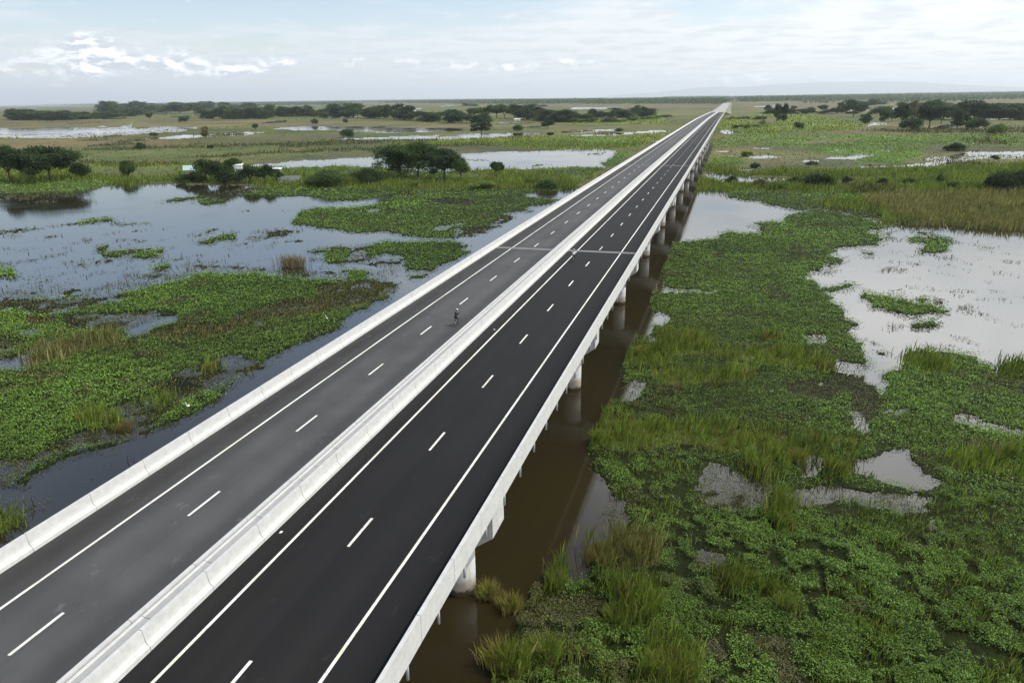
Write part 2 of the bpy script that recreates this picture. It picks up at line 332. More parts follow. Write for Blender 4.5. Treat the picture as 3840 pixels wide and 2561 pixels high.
# thin flooded strips far out on the plain
rs = random.Random(12)
for k in range(64):
    cx0 = rs.uniform(-100, 1500) if k < 42 else rs.uniform(1750, 2450); cy0 = rs.uniform(246, 300) if k % 2 else rs.uniform(232, 262); a = rs.uniform(18, 90)*(1 if cy0 > 255 else .6); b = rs.uniform(.8, 2.3)*(cy0-215)/45
    paint('D', [v for t in range(8) for v in (cx0+a*math.cos(t*.785)*rs.uniform(.5, 1), cy0+b*math.sin(t*.785)-a*.05*math.cos(t*.785)+rs.uniform(-.5, .5))], W if k % 3 else WF, 1 if k % 3 else .55)
for k in range(70):      # hedges and scrub along the field dykes
    cx0 = rs.uniform(-100, 1450) if k < 40 else rs.uniform(1720, 2450); cy0 = rs.uniform(262, 350); a = rs.uniform(12, 70); b = rs.uniform(.7, 1.8)*(cy0-215)/70
    if k >= 40: cy0 = rs.uniform(255, 330)
    paint('D', [v for t in range(8) for v in (cx0+a*math.cos(t*.785)*rs.uniform(.5, 1), cy0+b*math.sin(t*.785)-a*.05*math.cos(t*.785))], BU if k % 3 else GR, .8)
# pond behind the rain trees
R('A', [1650, 588, 1700, 577, 1900, 562, 2000, 547, 2360, 535, 2360, 582, 2000, 592, 1900, 602, 1750, 600], W, 1)
R('B', [-10, 540, 420, 515, 560, 530, 930, 495, 1200, 480, 1560, 470, 1700, 454, 1960, 460, 2040, 480, 1990, 520, 1890, 560, 1950, 590, 1700, 585, 1400, 598, 1100, 605, 600, 617, 400, 595, 200, 580, -10, 584], W, 1)
R('B', [1560, 462, 1700, 456, 1790, 468, 1640, 478], WF, .5)
R('B', [1000, 528, 1170, 540, 1150, 548, 1010, 535], WF, .7)
R('B', [1450, 565, 1530, 565, 1520, 577, 1450, 575], WF, .8)
R('B', [1820, 488, 1930, 484, 1920, 496, 1830, 500], WF, .6)
# bank on the left
R('A', [0, 600, 520, 585, 1300, 580, 1650, 592, 1900, 604, 2360, 585, 2360, 735, 1700, 720, 1300, 705, 1000, 710, 700, 722, 0, 705], GR, 1)
R('A', [520, 600, 1250, 590, 1280, 650, 900, 670, 560, 660], FL, 1)
R('A', [1950, 600, 2360, 590, 2360, 640, 1990, 640], HY, 1)
R('B', [0, 590, 420, 600, 700, 615, 1160, 612, 1700, 592, 1940, 592, 1830, 640, 1740, 702, 1700, 745, 1340, 745, 900, 740, 620, 737, 0, 720], GR, 1)
R('B', [0, 590, 420, 600, 420, 640, 0, 640], HY, 1)
R('B', [640, 612, 1160, 628, 1100, 680, 700, 690, 650, 650], HY, 1)
R('B', [1260, 615, 1700, 592, 1940, 590, 1800, 640, 1760, 690, 1700, 680, 1600, 640, 1350, 630], HY, .95)
R('B', [450, 642, 640, 622, 642, 645, 460, 648], W, 1)
R('B', [1880, 560, 2040, 482, 2140, 472, 2050, 540, 1980, 580], HY, 1)
R('A', [0, 700, 700, 690, 740, 715, 640, 745, 400, 775, 150, 800, 0, 812], HY, 1)
R('A', [0, 808, 400, 772, 600, 768, 520, 790, 200, 812, 0, 836], HS, .7)
R('A', [180, 836, 330, 832, 350, 842, 230, 850], HS, .5)
R('A', [1000, 697, 1700, 702, 1750, 722, 1400, 712, 1000, 707], FB, 1)
R('A', [1640, 790, 1760, 728, 2360, 720, 2360, 825, 2200, 812, 2100, 787, 1900, 787], HY, 1)
R('A', [1450, 768, 1560, 752, 1760, 725, 1800, 745, 1650, 792], HS, .8)
R('B', [0, 720, 300, 722, 620, 740, 560, 770, 430, 795, 240, 820, 0, 822], HY, 1)
R('B', [0, 866, 250, 862, 400, 840, 560, 780, 640, 770, 620, 740, 900, 745, 1340, 745, 1590, 735, 1600, 760, 1380, 770, 1490, 800, 1620, 810, 1560, 850, 1420, 860, 1400, 895, 1240, 910, 1350, 930, 1300, 960, 1100, 1000, 1000, 1040, 880, 1072, 700, 1067, 500, 1042, 200, 1032, 0, 1007], HY, 1)
R('A', [1975, 960, 2080, 890, 2120, 870, 2360, 862, 2360, 1015, 2150, 1010, 2000, 985], HY, 1)
R('B', [560, 775, 600, 755, 645, 760, 630, 775], W, 1)
R('B', [340, 880, 450, 866, 460, 880, 360, 892], W, 1)
R('B', [780, 1005, 880, 990, 960, 975, 1000, 980, 900, 1000, 850, 1018, 790, 1020], W, 1)
R('B', [880, 1020, 1100, 1000, 1240, 940, 1350, 930, 1300, 965, 1100, 1040, 980, 1070, 900, 1070], HS, .85)
R('B', [700, 820, 1000, 800, 1100, 850, 800, 860], HS, .95)
R('B', [20, 1160, 300, 1130, 450, 1100, 750, 1090, 960, 1095, 1040, 1120, 960, 1180, 860, 1240, 740, 1310, 600, 1295, 570, 1230, 400, 1250, 220, 1250, 50, 1240, 0, 1200], HY, 1)
R('B', [0, 1130, 300, 1110, 320, 1200, 560, 1240, 560, 1300, 400, 1260, 220, 1252, 0, 1250], HS, .72)
R('B', [370, 1195, 520, 1190, 530, 1215, 400, 1225], W, 1)
R('B', [30, 1320, 170, 1285, 350, 1290, 330, 1320, 210, 1360, 50, 1350], HY, 1)
R('B', [590, 1330, 690, 1320, 670, 1355, 600, 1355], HY, 1)
for q in ([340, 1300, 500, 1270, 560, 1330, 420, 1370, 330, 1340], [0, 1260, 200, 1262, 200, 1280, 0, 1290]): R('B', q, HS, .42)
# lake islands on the left
for q, c, d in (([1100, 825, 1150, 805, 1380, 790, 1370, 802, 1250, 822, 1130, 830], HY, .95), ([1310, 845, 1370, 810, 1545, 808, 1540, 825, 1450, 850, 1370, 855], HY, 1),
                ([0, 1050, 160, 1015, 400, 985, 560, 955, 770, 940, 760, 965, 540, 975, 350, 995, 100, 1045, 0, 1068], HS, .8), ([560, 955, 770, 940, 760, 965, 560, 975], HY, .9),
                ([750, 970, 1000, 965, 1020, 975, 850, 995, 760, 985], HS, .55), ([640, 1130, 700, 1120, 780, 1160, 1000, 1140, 1100, 1155, 1110, 1200, 900, 1215, 780, 1210, 650, 1165], HY, .93),
                ([630, 1240, 700, 1215, 760, 1225, 680, 1270], HS, .8), ([980, 1235, 1060, 1220, 1090, 1240], HS, .8), ([1000, 1280, 1130, 1245, 1200, 1245, 1130, 1280, 1010, 1290], HY, .9),
                ([0, 1275, 60, 1275, 120, 1310, 80, 1345, 0, 1345], HY, 1), ([1340, 1020, 1420, 1012, 1400, 1035, 1350, 1033], HY, .9), ([1340, 1105, 1450, 1070, 1540, 1055, 1620, 1070, 1600, 1088, 1480, 1090, 1400, 1115], HY, .9),
                ([1680, 1065, 1800, 1060, 1830, 1030, 1940, 1015, 2030, 1025, 1960, 1050, 1880, 1080, 1800, 1080], HS, .9), ([1920, 1095, 2060, 1085, 2050, 1105, 1940, 1105], HS, .8),
                ([1900, 885, 2020, 880, 1950, 892], HS, .6), ([1630, 885, 1720, 885, 1700, 895], HS, .6), ([2080, 1160, 2200, 1150, 2360, 1140, 2360, 1240, 2200, 1250, 2140, 1220, 2200, 1180], HY, .9),
                ([2200, 1330, 2360, 1280, 2360, 1360, 2220, 1350], HY, .95)): R('A', q, c, d)
for q in ([0, 1070, 700, 1010, 1900, 1040, 1900, 1200, 1400, 1250, 1200, 1260, 700, 1290, 0, 1270], [100, 1300, 900, 1260, 1300, 1270, 1000, 1400, 500, 1420, 0, 1440]):
    pts = np.array(q); 
    for k in range(80):
        cx0 = random.uniform(pts[::2].min(), pts[::2].max()); cy0 = random.uniform(pts[1::2].min(), pts[1::2].max()); a = random.uniform(20, 95); b = random.uniform(3, 9)
        R('A', [v for t in range(8) for v in (cx0+a*math.cos(t*.785)*random.uniform(.6, 1), cy0+b*math.sin(t*.785)-a*.12*math.cos(t*.785))], HS, random.uniform(.45, .7))
for k in range(46):
    cx0 = random.uniform(1480, 2360); cy0 = random.uniform(975, 1480); a = random.uniform(15, 85); b = random.uniform(3, 10)
    R('C', [v for t in range(8) for v in (cx0+a*math.cos(t*.785)*random.uniform(.6, 1), cy0+b*math.sin(t*.785)+a*.14*math.cos(t*.785))], HS, random.uniform(.35, .62))
# big mat along the left of the bridge
R('D', [0, 690, 200, 665, 330, 640, 440, 612, 600, 617, 720, 628, 800, 630, 900, 648, 905, 660, 870, 690, 800, 735, 780, 755, 700, 790, 640, 815, 600, 850, 540, 880, 480, 930, 440, 950, 330, 1010, 200, 1040, 110, 1080, 60, 1110, 0, 1150], HY, 1)
R('D', [0, 685, 200, 660, 330, 632, 440, 606, 560, 610, 700, 625, 800, 625, 800, 640, 700, 642, 560, 628, 440, 632, 330, 660, 250, 680, 0, 700], HS, .6)
R('E', [0, 60, 500, 40, 800, 0, 1000, 20, 800, 60, 500, 110, 300, 150, 100, 130, 0, 120], HS, .85)
R('E', [120, 170, 300, 150, 420, 180, 300, 215, 150, 200], OL, .85)
R('E', [420, 160, 900, 130, 1100, 120, 1250, 160, 1000, 200, 860, 245, 600, 260, 450, 230], HS, .8)
R('E', [0, 460, 100, 430, 160, 395, 240, 360, 330, 320, 420, 310, 300, 370, 200, 400, 190, 510, 0, 557], W, 1)
R('E', [860, 245, 950, 205, 1100, 165, 1200, 160, 1180, 185, 1070, 215, 960, 290, 880, 290], W, 1)
R('E', [150, 260, 300, 230, 310, 245, 170, 275], W, 1)
R('E', [0, 300, 140, 300, 200, 330, 60, 380, 0, 400], HS, .75)
R('E', [1000, 300, 1150, 230, 1500, 200, 1700, 130, 1950, 60, 2360, 10, 2600, -40, 2640, -10, 2560, 40, 2360, 130, 2100, 165, 1850, 170, 1700, 250, 1500, 290, 1300, 330, 1100, 320], OL, .93)
R('E', [1250, 50, 1500, 60, 1900, 50, 1700, 120, 1500, 180, 1250, 190, 1200, 120], HY, 1)
R('E', [2100, 150, 2351, 130, 2351, 200, 2150, 250, 2100, 200], HY, .95)
R('E', [200, 430, 260, 380, 480, 340, 560, 300, 780, 290, 760, 350, 560, 420, 400, 480, 210, 500], DRY, 1)
R('E', [1150, 620, 1250, 520, 1400, 460, 1600, 420, 1870, 480, 1500, 640, 1300, 720, 1150, 800, 1000, 900, 850, 950, 640, 920, 560, 800, 800, 770, 1000, 700], HS, .75)
R('E', [540, 800, 620, 780, 840, 800, 860, 900, 700, 900, 560, 870], GR, .8)
R('E', [1380, 480, 1470, 460, 1490, 510, 1400, 530], GR, .8)
R('E', [950, 730, 1180, 690, 1200, 740, 1040, 800], GR, .7)
R('E', [1480, 440, 1620, 430, 1640, 480, 1540, 500], HS, .35)
R('E', [400, 1000, 560, 920, 1000, 900, 1090, 870, 1000, 1000, 750, 1030, 500, 1040, 300, 1120, 180, 1230, 50, 1310, 0, 1370, 0, 1160, 200, 1110], HS, .62)
R('D', [0, 1197, 51, 1183, 51, 1207, 0, 1224], GR, .9)
for q in ([700, 1160, 900, 1150, 930, 1175, 720, 1185], [100, 1400, 300, 1380, 400, 1450, 150, 1500], [740, 1060, 800, 1050, 800, 1110], [560, 1220, 660, 1220, 640, 1260], [0, 1400, 90, 1400, 100, 1537, 0, 1537]): R('E', q, HS, .2)
R('B', [0, 1400, 300, 1370, 520, 1380, 480, 1420, 380, 1470, 330, 1537, 0, 1537], OL, .85)
# right of the bridge: far fields
R('C', [330, 240, 900, 200, 1300, 300, 1200, 330, 600, 350, 350, 320], GR, 1)
R('C', [560, 240, 700, 240, 700, 270, 560, 275], FB, 1)
R('C', [310, 390, 500, 350, 900, 360, 1400, 370, 1900, 370, 2360, 400, 2360, 470, 1900, 450, 1700, 500, 1500, 560, 1200, 530, 900, 440, 600, 420, 350, 435], HY, 1)
R('C', [950, 400, 1200, 390, 1250, 405, 900, 430], FB, 1)
R('C', [1940, 405, 2100, 400, 2300, 435, 2100, 440], BU, .8)
R('C', [1480, 470, 1640, 458, 1640, 470, 1500, 478], GR, 1)
R('C', [1230, 335, 1600, 330, 1900, 335, 2200, 352, 2351, 370, 2351, 385, 1900, 360, 1500, 350], BU, .55)
R('C', [600, 500, 1200, 500, 1240, 560, 900, 575, 560, 560], WF, .93)
R('C', [1700, 440, 1900, 440, 2360, 470, 2360, 520, 1700, 520], WF, .9)
for q in ([370, 320, 400, 315, 500, 330, 470, 345, 380, 347], [340, 460, 460, 455, 440, 470, 330, 470], [330, 484, 460, 486, 460, 494, 330, 492], [565, 490, 700, 487, 750, 492, 745, 505, 580, 508], [900, 530, 1000, 524, 1000, 535, 920, 540],
          [1040, 512, 1300, 488, 1350, 492, 1270, 520, 1050, 518], [1240, 565, 1550, 565, 1800, 540, 1900, 528, 1850, 518, 1960, 482, 2360, 487, 2360, 505, 2100, 525, 1900, 560, 1700, 572, 1500, 578, 1250, 580],
          [260, 610, 400, 612, 560, 640, 780, 645, 890, 640, 900, 665, 700, 668, 480, 668, 330, 668, 290, 640], [410, 572, 560, 580, 560, 600, 430, 590], [1070, 460, 1200, 458, 1190, 466, 1080, 468], [1370, 466, 1480, 464, 1470, 472, 1370, 474],
          [600, 438, 700, 436, 700, 442, 600, 443], [1370, 285, 1440, 282, 1440, 298, 1380, 296], [1120, 640, 1350, 652, 1250, 662, 1130, 660]): R('C', q, W, 1)
R('C', [1680, 512, 1850, 515, 2000, 498, 2351, 520, 2351, 535, 2000, 530, 1800, 545, 1700, 530], WF, .5)
R('C', [220, 550, 400, 570, 560, 615, 700, 590, 1200, 600, 1700, 582, 2360, 560, 2360, 665, 1900, 645, 1500, 642, 1050, 640, 900, 640, 700, 632, 500, 627, 250, 592], GR, 1)
R('C', [290, 500, 500, 500, 560, 540, 400, 560, 260, 550], HY, 1)
R('C', [1850, 548, 2140, 560, 2130, 582, 1860, 572], BU, .8)
R('C', [140, 670, 300, 650, 380, 675, 560, 690, 800, 670, 950, 700, 1200, 690, 1500, 640, 2360, 660, 2360, 762, 1900, 760, 1500, 757, 1100, 747, 800, 747, 600, 727, 350, 727, 140, 722], GR, 1)
R('C', [1180, 700, 1320, 700, 1540, 710, 1540, 750, 1180, 745], BU, .75)
R('C', [350, 735, 600, 725, 1100, 748, 1900, 762, 1500, 770, 1200, 800, 1010, 830, 1000, 847, 890, 857, 650, 807, 550, 792, 420, 777], HY, 1)
R('C', [1010, 830, 1060, 800, 1300, 780, 1480, 757, 1900, 760, 2360, 762, 2360, 1002, 2050, 972, 1800, 960, 1500, 950, 1430, 910, 1300, 880, 1100, 850], DRY, 1)
R('C', [1010, 830, 1060, 800, 1300, 782, 1350, 830, 1500, 900, 1600, 940, 1500, 950, 1430, 910, 1300, 880, 1100, 850], GR, 1)
R('C', [1040, 855, 1240, 858, 1430, 882, 1440, 925, 1250, 900], HS, .8)
# main mat right of the bridge
R('C', [0, 1100, 60, 1070, 170, 1062, 380, 1042, 350, 1020, 380, 1000, 590, 1010, 600, 940, 780, 925, 800, 890, 900, 862, 1010, 850, 1250, 900, 1400, 930, 1490, 960, 1400, 990, 1320, 1000, 1440, 1050, 1400, 1090, 1250, 1100, 1140, 1110, 1110, 1150, 1150, 1200, 1070, 1250, 1060, 1290, 860, 1290, 1000, 1340, 1060, 1370, 1050, 1440, 1040, 1500, 0, 1500, 0, 1400, -60, 1250, 0, 1170], HY, 1)
R('C', [560, 940, 600, 935, 590, 1010, 540, 975], HS, .6)
R('C', [1060, 1230, 1150, 1200, 1180, 1240, 1060, 1290, 900, 1290], HS, .6)
R('C', [1300, 990, 1440, 985, 1500, 1000, 1440, 1060], HS, .5)
R('C', [0, 1370, 150, 1385, 310, 1390, 290, 1415, 230, 1430, 150, 1402, 0, 1390], W, 1)
for q, c, d in (([1620, 1045, 1700, 1035, 1860, 1050, 1820, 1100, 1780, 1140, 1640, 1135, 1600, 1115, 1690, 1090], HY, .9), ([1600, 1005, 1750, 1010, 1790, 1030, 1700, 1022], HS, .8), ([1290, 1140, 1330, 1130, 1390, 1150, 1330, 1160], HY, .9),
                ([1280, 1170, 1400, 1165, 1390, 1178], HS, .8), ([1350, 1235, 1450, 1225, 1560, 1240, 1540, 1265, 1370, 1260], HS, .55), ([1470, 1190, 1600, 1200, 1670, 1220, 1560, 1215], HS, .5), ([1760, 1260, 1900, 1280, 2000, 1300, 1880, 1290], HS, .35),
                ([1450, 1040, 1540, 1040, 1560, 1065, 1470, 1060], HS, .6), ([1840, 1050, 1920, 1060, 1900, 1080, 1830, 1070], HS, .6),
                ([1280, 1430, 1310, 1400, 1450, 1430, 1700, 1470, 1750, 1491, 1290, 1440], HY, .9), ([1050, 1370, 1200, 1350, 1280, 1350, 1180, 1385, 1060, 1400], HY, .8), ([1650, 1440, 1750, 1438, 1780, 1460, 1700, 1460], HS, .8),
                ([1430, 1385, 1600, 1395, 1600, 1405, 1450, 1400], HS, .6)): R('C', q, c, d)
for q, c, d in (([1470, 10, 1560, 0, 1750, 60, 1900, 80, 1960, 95, 1900, 115, 1700, 110, 1530, 80, 1560, 50], HY, 1), ([1780, 35, 1840, 25, 1890, 45, 1850, 55], HY, .9), ([1980, 75, 2050, 60, 2100, 90, 2230, 150, 2060, 110], HS, .5), ([1730, 150, 1850, 150, 1870, 170, 1820, 185, 1740, 175], HY, 1),
                ([1500, 255, 1560, 265, 1590, 285, 1530, 275], HS, .6), ([1540, 305, 1620, 310, 1600, 330, 1550, 325], HS, .6), ([1860, 290, 2000, 295, 1960, 310], HS, .5), ([1960, 235, 2050, 245, 2140, 300, 2040, 270], HS, .4), ([1600, 160, 1700, 160, 1680, 200, 1620, 200], HS, .3), ([2290, 165, 2351, 180, 2351, 190, 2290, 180], HS, .4)): R('G', q, c, d)
R('G', [350, -8, 1290, -8, 1390, 100, 1450, 180, 1400, 220, 1440, 250, 1490, 320, 1530, 380, 1590, 480, 1620, 540, 1610, 460, 1640, 430, 1670, 380, 1700, 330, 1870, 315, 2100, 340, 2180, 390, 2220, 440, 2360, 470, 2360, 1300, 200, 1300, 230, 1200, 130, 1100, 50, 960, 40, 880, 10, 840, 0, 690, 120, 590, 200, 560, 230, 470, 200, 380, 220, 300, 340, 290, 370, 200, 340, 100], HY, .97)
R('D', [1370, 1050, 1380, 1090, 1440, 1180, 1420, 1230, 1380, 1250, 1365, 1290, 1340, 1330, 1270, 1352, 1100, 1352, 1065, 1352, 1030, 1460, 1060, 1500, 1080, 1568, 2351, 1568, 2351, 1100, 1800, 1080], HY, .93)
for q, c, d in (([1600, 560, 1700, 520, 2351, 560, 2351, 620, 1900, 620, 1700, 700, 1600, 640], HY, .85), ([1300, 440, 1500, 450, 1560, 500, 1600, 600, 1500, 740, 1400, 700, 1380, 560], HS, .86), ([1080, 480, 1340, 440, 1380, 520, 1240, 590, 1100, 560], HS, .9),
                ([200, 330, 250, 260, 380, 270, 400, 220, 560, 205, 640, 270, 800, 320, 950, 300, 1080, 300, 1300, 370, 1320, 420, 1080, 390, 900, 370, 700, 340, 500, 340, 440, 380, 300, 390, 210, 380], GR, 1),
                ([350, 400, 900, 400, 880, 460, 500, 500, 380, 470], GR, .75), ([470, 345, 640, 335, 800, 380, 780, 430, 620, 440, 480, 400], HY, 1), ([940, 235, 1000, 220, 1020, 260, 950, 262], GR, 1),
                ([0, 690, 120, 660, 240, 680, 440, 710, 760, 700, 830, 740, 1050, 760, 1190, 840, 1170, 900, 1060, 930, 960, 960, 920, 1020, 880, 940, 860, 860, 780, 860, 560, 810, 300, 820, 140, 850, 0, 840], GR, 1),
                ([1150, 750, 1300, 760, 1430, 750, 1440, 830, 1380, 870, 1340, 820, 1170, 790], GR, 1), ([1680, 340, 1760, 320, 1950, 370, 1960, 430, 1850, 440, 1760, 430], GR, 1), ([2000, 860, 2130, 870, 2260, 810, 2300, 880, 2240, 960, 2050, 950, 1980, 900], GR, 1),
                ([2200, 430, 2290, 370, 2360, 365, 2360, 470, 2280, 460], GR, 1), ([1010, 1100, 1090, 1090, 1110, 1300, 1020, 1300], GR, .9), ([640, 900, 900, 1000, 1000, 1040, 1000, 1120, 840, 1180, 700, 1160, 560, 1060], HS, .72), ([1100, 1060, 1300, 1030, 1860, 1100, 1900, 1180, 1700, 1170, 1400, 1110, 1150, 1140], HS, .5),
                ([1160, 860, 1250, 870, 1240, 960, 1160, 970], W, 1), ([1440, 880, 1560, 870, 1640, 830, 1700, 840, 1780, 900, 1890, 990, 1880, 1010, 1740, 1050, 1600, 1000, 1450, 960], W, 1), ([1200, 1055, 1300, 1040, 1500, 1055, 1560, 1090, 1400, 1085, 1200, 1080], W, 1), ([1740, 1060, 1860, 1130, 1850, 1150, 1700, 1110], W, 1),
                ([1250, 900, 1400, 880, 1430, 930, 1400, 990, 1290, 980], GR, 1), ([330, 110, 400, 100, 470, 130, 430, 170, 330, 165], W, 1), ([290, 225, 370, 235, 370, 275, 280, 270], HS, .35), ([200, 500, 290, 480, 260, 560, 160, 580], HS, .4),
                ([1930, 650, 2050, 640, 2150, 690, 2260, 720, 2360, 750, 2360, 785, 2200, 730, 2080, 700, 1950, 690], HS, .3), ([1600, 630, 1720, 620, 1640, 650], W, 1), ([1850, 1240, 1900, 1230, 1925, 1290, 1860, 1260], W, 1), ([1220, 355, 1330, 355, 1520, 400, 1500, 450, 1340, 430, 1300, 380], HS, .45),
                ([1500, 370, 1590, 375, 1630, 480, 1600, 540, 1520, 480], W, 1), ([2280, 820, 2360, 830, 2360, 875, 2300, 850], W, 1), ([1150, 230, 1280, 235, 1290, 270, 1180, 265], HS, .6), ([2280, 910, 2360, 900, 2360, 1010, 2300, 1000], GR, .9), ([1380, 660, 1500, 690, 1540, 730, 1440, 720], HS, .55), ([640, 1090, 760, 1080, 780, 1120, 690, 1130], HS, .3)): R('G', q, c, d)
for q, c, d in (([60, 560, 180, 490, 300, 500, 430, 580, 440, 700, 300, 650, 100, 600], GR, 1), ([930, 280, 1100, 200, 1300, 180, 1400, 250, 1420, 350, 1300, 420, 1150, 470, 980, 400], DRY, .95), ([1120, 470, 1300, 450, 1450, 560, 1400, 750, 1200, 800, 1050, 700], GR, .85), ([440, 700, 700, 620, 900, 560, 1000, 640, 900, 760, 500, 800], HS, .8),
                ([0, 700, 150, 760, 300, 800, 450, 1000, 400, 1200, 100, 1200, 80, 950], GR, .8), ([1300, 880, 1550, 900, 1650, 1000, 1680, 1200, 1250, 1200], GR, 1), ([1800, 420, 2000, 460, 2050, 560, 1900, 600, 1780, 500], GR, .9), ([2050, 520, 2280, 540, 2300, 750, 2150, 700], GR, .9), ([640, 430, 740, 420, 760, 560, 660, 560], GR, 1),
                ([1650, 850, 1850, 900, 1900, 1000, 1700, 1020], HS, .5), ([1600, 290, 1800, 300, 1850, 380, 1650, 370], HS, .4), ([2000, 900, 2351, 900, 2351, 1195, 2200, 1100], HS, .75), ([430, 830, 700, 860, 760, 1000, 600, 1050, 450, 950], HS, .85), ([0, 880, 80, 1000, 100, 1195, 0, 1195], W, 1), ([-40, 560, 60, 590, 220, 660, 300, 740, 180, 770, 0, 720], HS, .4)): R('H', q, c, d)
for q, d in (([1195, 845, 1230, 838, 1262, 846, 1235, 856], .4), ([1268, 828, 1310, 832, 1300, 842, 1265, 838], .4), ([1280, 985, 1330, 960, 1350, 985, 1340, 1040, 1310, 1030], .45), ([1330, 860, 1352, 840, 1362, 850, 1345, 885], .4),
             ([1215, 955, 1240, 948, 1250, 962, 1225, 968], .35), ([1370, 1180, 1440, 1150, 1450, 1200, 1400, 1230], .3), ([1440, 690, 1500, 680, 1500, 700, 1450, 705], .5)): R('D', q, HS, d)
# open brown water along the bridge and under it
def jit(x, y):
    d = np.hypot(x, y); a = .012*d+.5
    return x+a*2.2*(fbm(x+91, y, 1.2*a+1.2, 4)-.5), y+a*2.2*(fbm(x, y+57, 1.2*a+1.2, 4)-.5)
def lookup(x, y, rj=0.0):
    jx, jy = jit(x, y)
    if rj:
        dd_ = np.hypot(x, y); jx = jx+rng.normal(0, 1, len(x))*(.0045*dd_+.12)*rj; jy = jy+rng.normal(0, 1, len(x))*(.006*dd_+.12)*rj
    px, py = g2d(jx, jy)
    i = np.clip((py-YO)/2, 0, GH//2-1).astype(int); j = np.clip((px-XO)/2, 0, GW//2-1).astype(int)
    c = CLS[i, j]; d = DEN[i, j].copy()
    under = (x < -11) & (x > -37.5) & (y < 560); c = np.where(under & (c != 0), 0, c)
    return c, d
PAL = np.array([[.03, .02, .01], [.118, .198, .034], [.090, .115, .036], [.158, .212, .036], [.205, .205, .075], [.090, .104, .038], [.104, .102, .052], [.050, .066, .024], [.085, .088, .044], [.125, .125, .030]])

# ------------------------------------------------------------ water and marsh ground
S = 60000
wt = MB(); wt.v = [(-S, -S/2, 0), (S, -S/2, 0), (S, S, 0), (-S, S, 0)]; wt.f = [(0, 1, 2, 3)]
setp(wt.build('water', M['water']), kind='structure')
azs = np.radians(np.arange(-66, 36.01, .085)); dep = [50.0]
while dep[-1] > .035: dep.append(dep[-1]-np.clip(dep[-1]*.0075, .012, .14))
dep = np.radians(np.array(dep)); A_, D_ = np.meshgrid(azs, dep); dist = CAMH/np.tan(D_)
gx = dist*np.sin(A_); gy = dist*np.cos(A_); sh = gx.shape; gx = gx.ravel(); gy = gy.ravel(); dr = dist.ravel()
c, d = lookup(gx, gy)
dn_ = d+(fbm(gx, gy, 3.0, 4)-.5)*1.1*np.where((c == HS) | (c == OL), 1, np.where(c == WF, .9, .25))
land = (c == FL) | (c == FB) | (c == BU)
z = np.where(c == 0, -.6, np.where(dn_ > .72, .05, -.6))
z = np.where(land, .22+.35*(fbm(gx, gy, 25, 4)-.5), z)
z = np.where((c == WF) & (dn_ > .52), .08, z)
z = np.where(((c == GR) | (c == DRY)) & (d > .7), .12, z)
colr = PAL[c]
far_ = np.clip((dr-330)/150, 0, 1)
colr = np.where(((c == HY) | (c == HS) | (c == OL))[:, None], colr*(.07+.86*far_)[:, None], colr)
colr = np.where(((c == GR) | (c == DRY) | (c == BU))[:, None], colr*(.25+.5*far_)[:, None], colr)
nz = fbm(gx, gy, 60, 5); nz2 = fbm(gx+333, gy+77, 9, 4)
hyf = ((c == HY) & (dr > 300))[:, None]*np.clip((fbm(gx+900, gy*1.3, 45, 5)-.42)*4, 0, .85)[:, None]; colr = colr*(1-hyf)+np.array([.095, .115, .045])*hyf; nz3 = fbm(gx*.6+50, gy*1.6, 140, 4); colr = colr*(.35+.6*nz+.55*nz2)[:, None]*(1+.9*(nz3-.5))[:, None]
br_ = np.clip((fbm(gx+4000, gy, 180, 5)-.47)*5, 0, 1)[:, None]*(land[:, None]); colr = colr*(1-.3*br_)+np.array([.13, .115, .06])*.3*br_
colr[:, 0] *= 1+.35*(nz-.5)*2; 
i = np.arange(sh[0]*sh[1]).reshape(sh); Fc = np.stack([i[:-1, :-1], i[:-1, 1:], i[1:, 1:], i[1:, :-1]], -1).reshape(-1, 4)
keep = (z[Fc] > -.5).any(1); Fc = Fc[keep]
used = np.zeros(len(gx), bool); used[Fc.ravel()] = True; remap = np.cumsum(used)-1
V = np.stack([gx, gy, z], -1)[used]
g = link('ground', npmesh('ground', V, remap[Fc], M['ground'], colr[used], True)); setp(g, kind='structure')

# ------------------------------------------------------------ plants: leaves and blades
def leaf_quads(x, y, z, s, tilt, asp=.75):
    n = len(x); ph = rng.random(n)*6.2832; th = rng.normal(0, 1, n)*tilt
    ux = np.stack([np.cos(ph)*np.cos(th), np.sin(ph)*np.cos(th), np.sin(th)], -1)
    ro = rng.normal(0, 1, n)*tilt; vx = np.stack([-np.sin(ph)*np.cos(ro), np.cos(ph)*np.cos(ro), np.sin(ro)], -1)
    p = np.stack([x, y, z], -1); a = ux*(s*.5)[:, None]; b = vx*(s*.5*asp)[:, None]
    V = np.stack([p-a, p+b-a*.1, p+a, p-b-a*.1], 1).reshape(-1, 3); return V, np.arange(n*4).reshape(-1, 4)
def blades(x, y, z, h, wd, lean):
    n = len(x); ph = rng.random(n)*6.2832; l = np.abs(rng.normal(0, 1, n))*lean*h; q = rng.random(n)*6.2832
    ox = np.cos(ph)*l+.12*h; oy = np.sin(ph)*l
    p = np.stack([x, y, z], -1); wv = np.stack([np.cos(q), np.sin(q), 0*q], -1)*(wd*.5)[:, None]
    m = p+np.stack([ox*.35, oy*.35, h*.6], -1); t = p+np.stack([ox, oy, h], -1)
    V = np.stack([p-wv, p+wv, m+wv*.8, t, m-wv*.8], 1).reshape(-1, 3); return V, np.arange(n*5).reshape(-1, 5)
def sample(n, y0, y1, x0=-120, x1=2470):
    dx = rng.uniform(x0, x1, n); dy = rng.uniform(y0, y1, n); return ground(dx, dy)
PX = 1/ (F*1024/3840)
buckets = {}
def addb(key, V, Fx, col):
    buckets.setdefault(key, []).append((V, Fx, col))
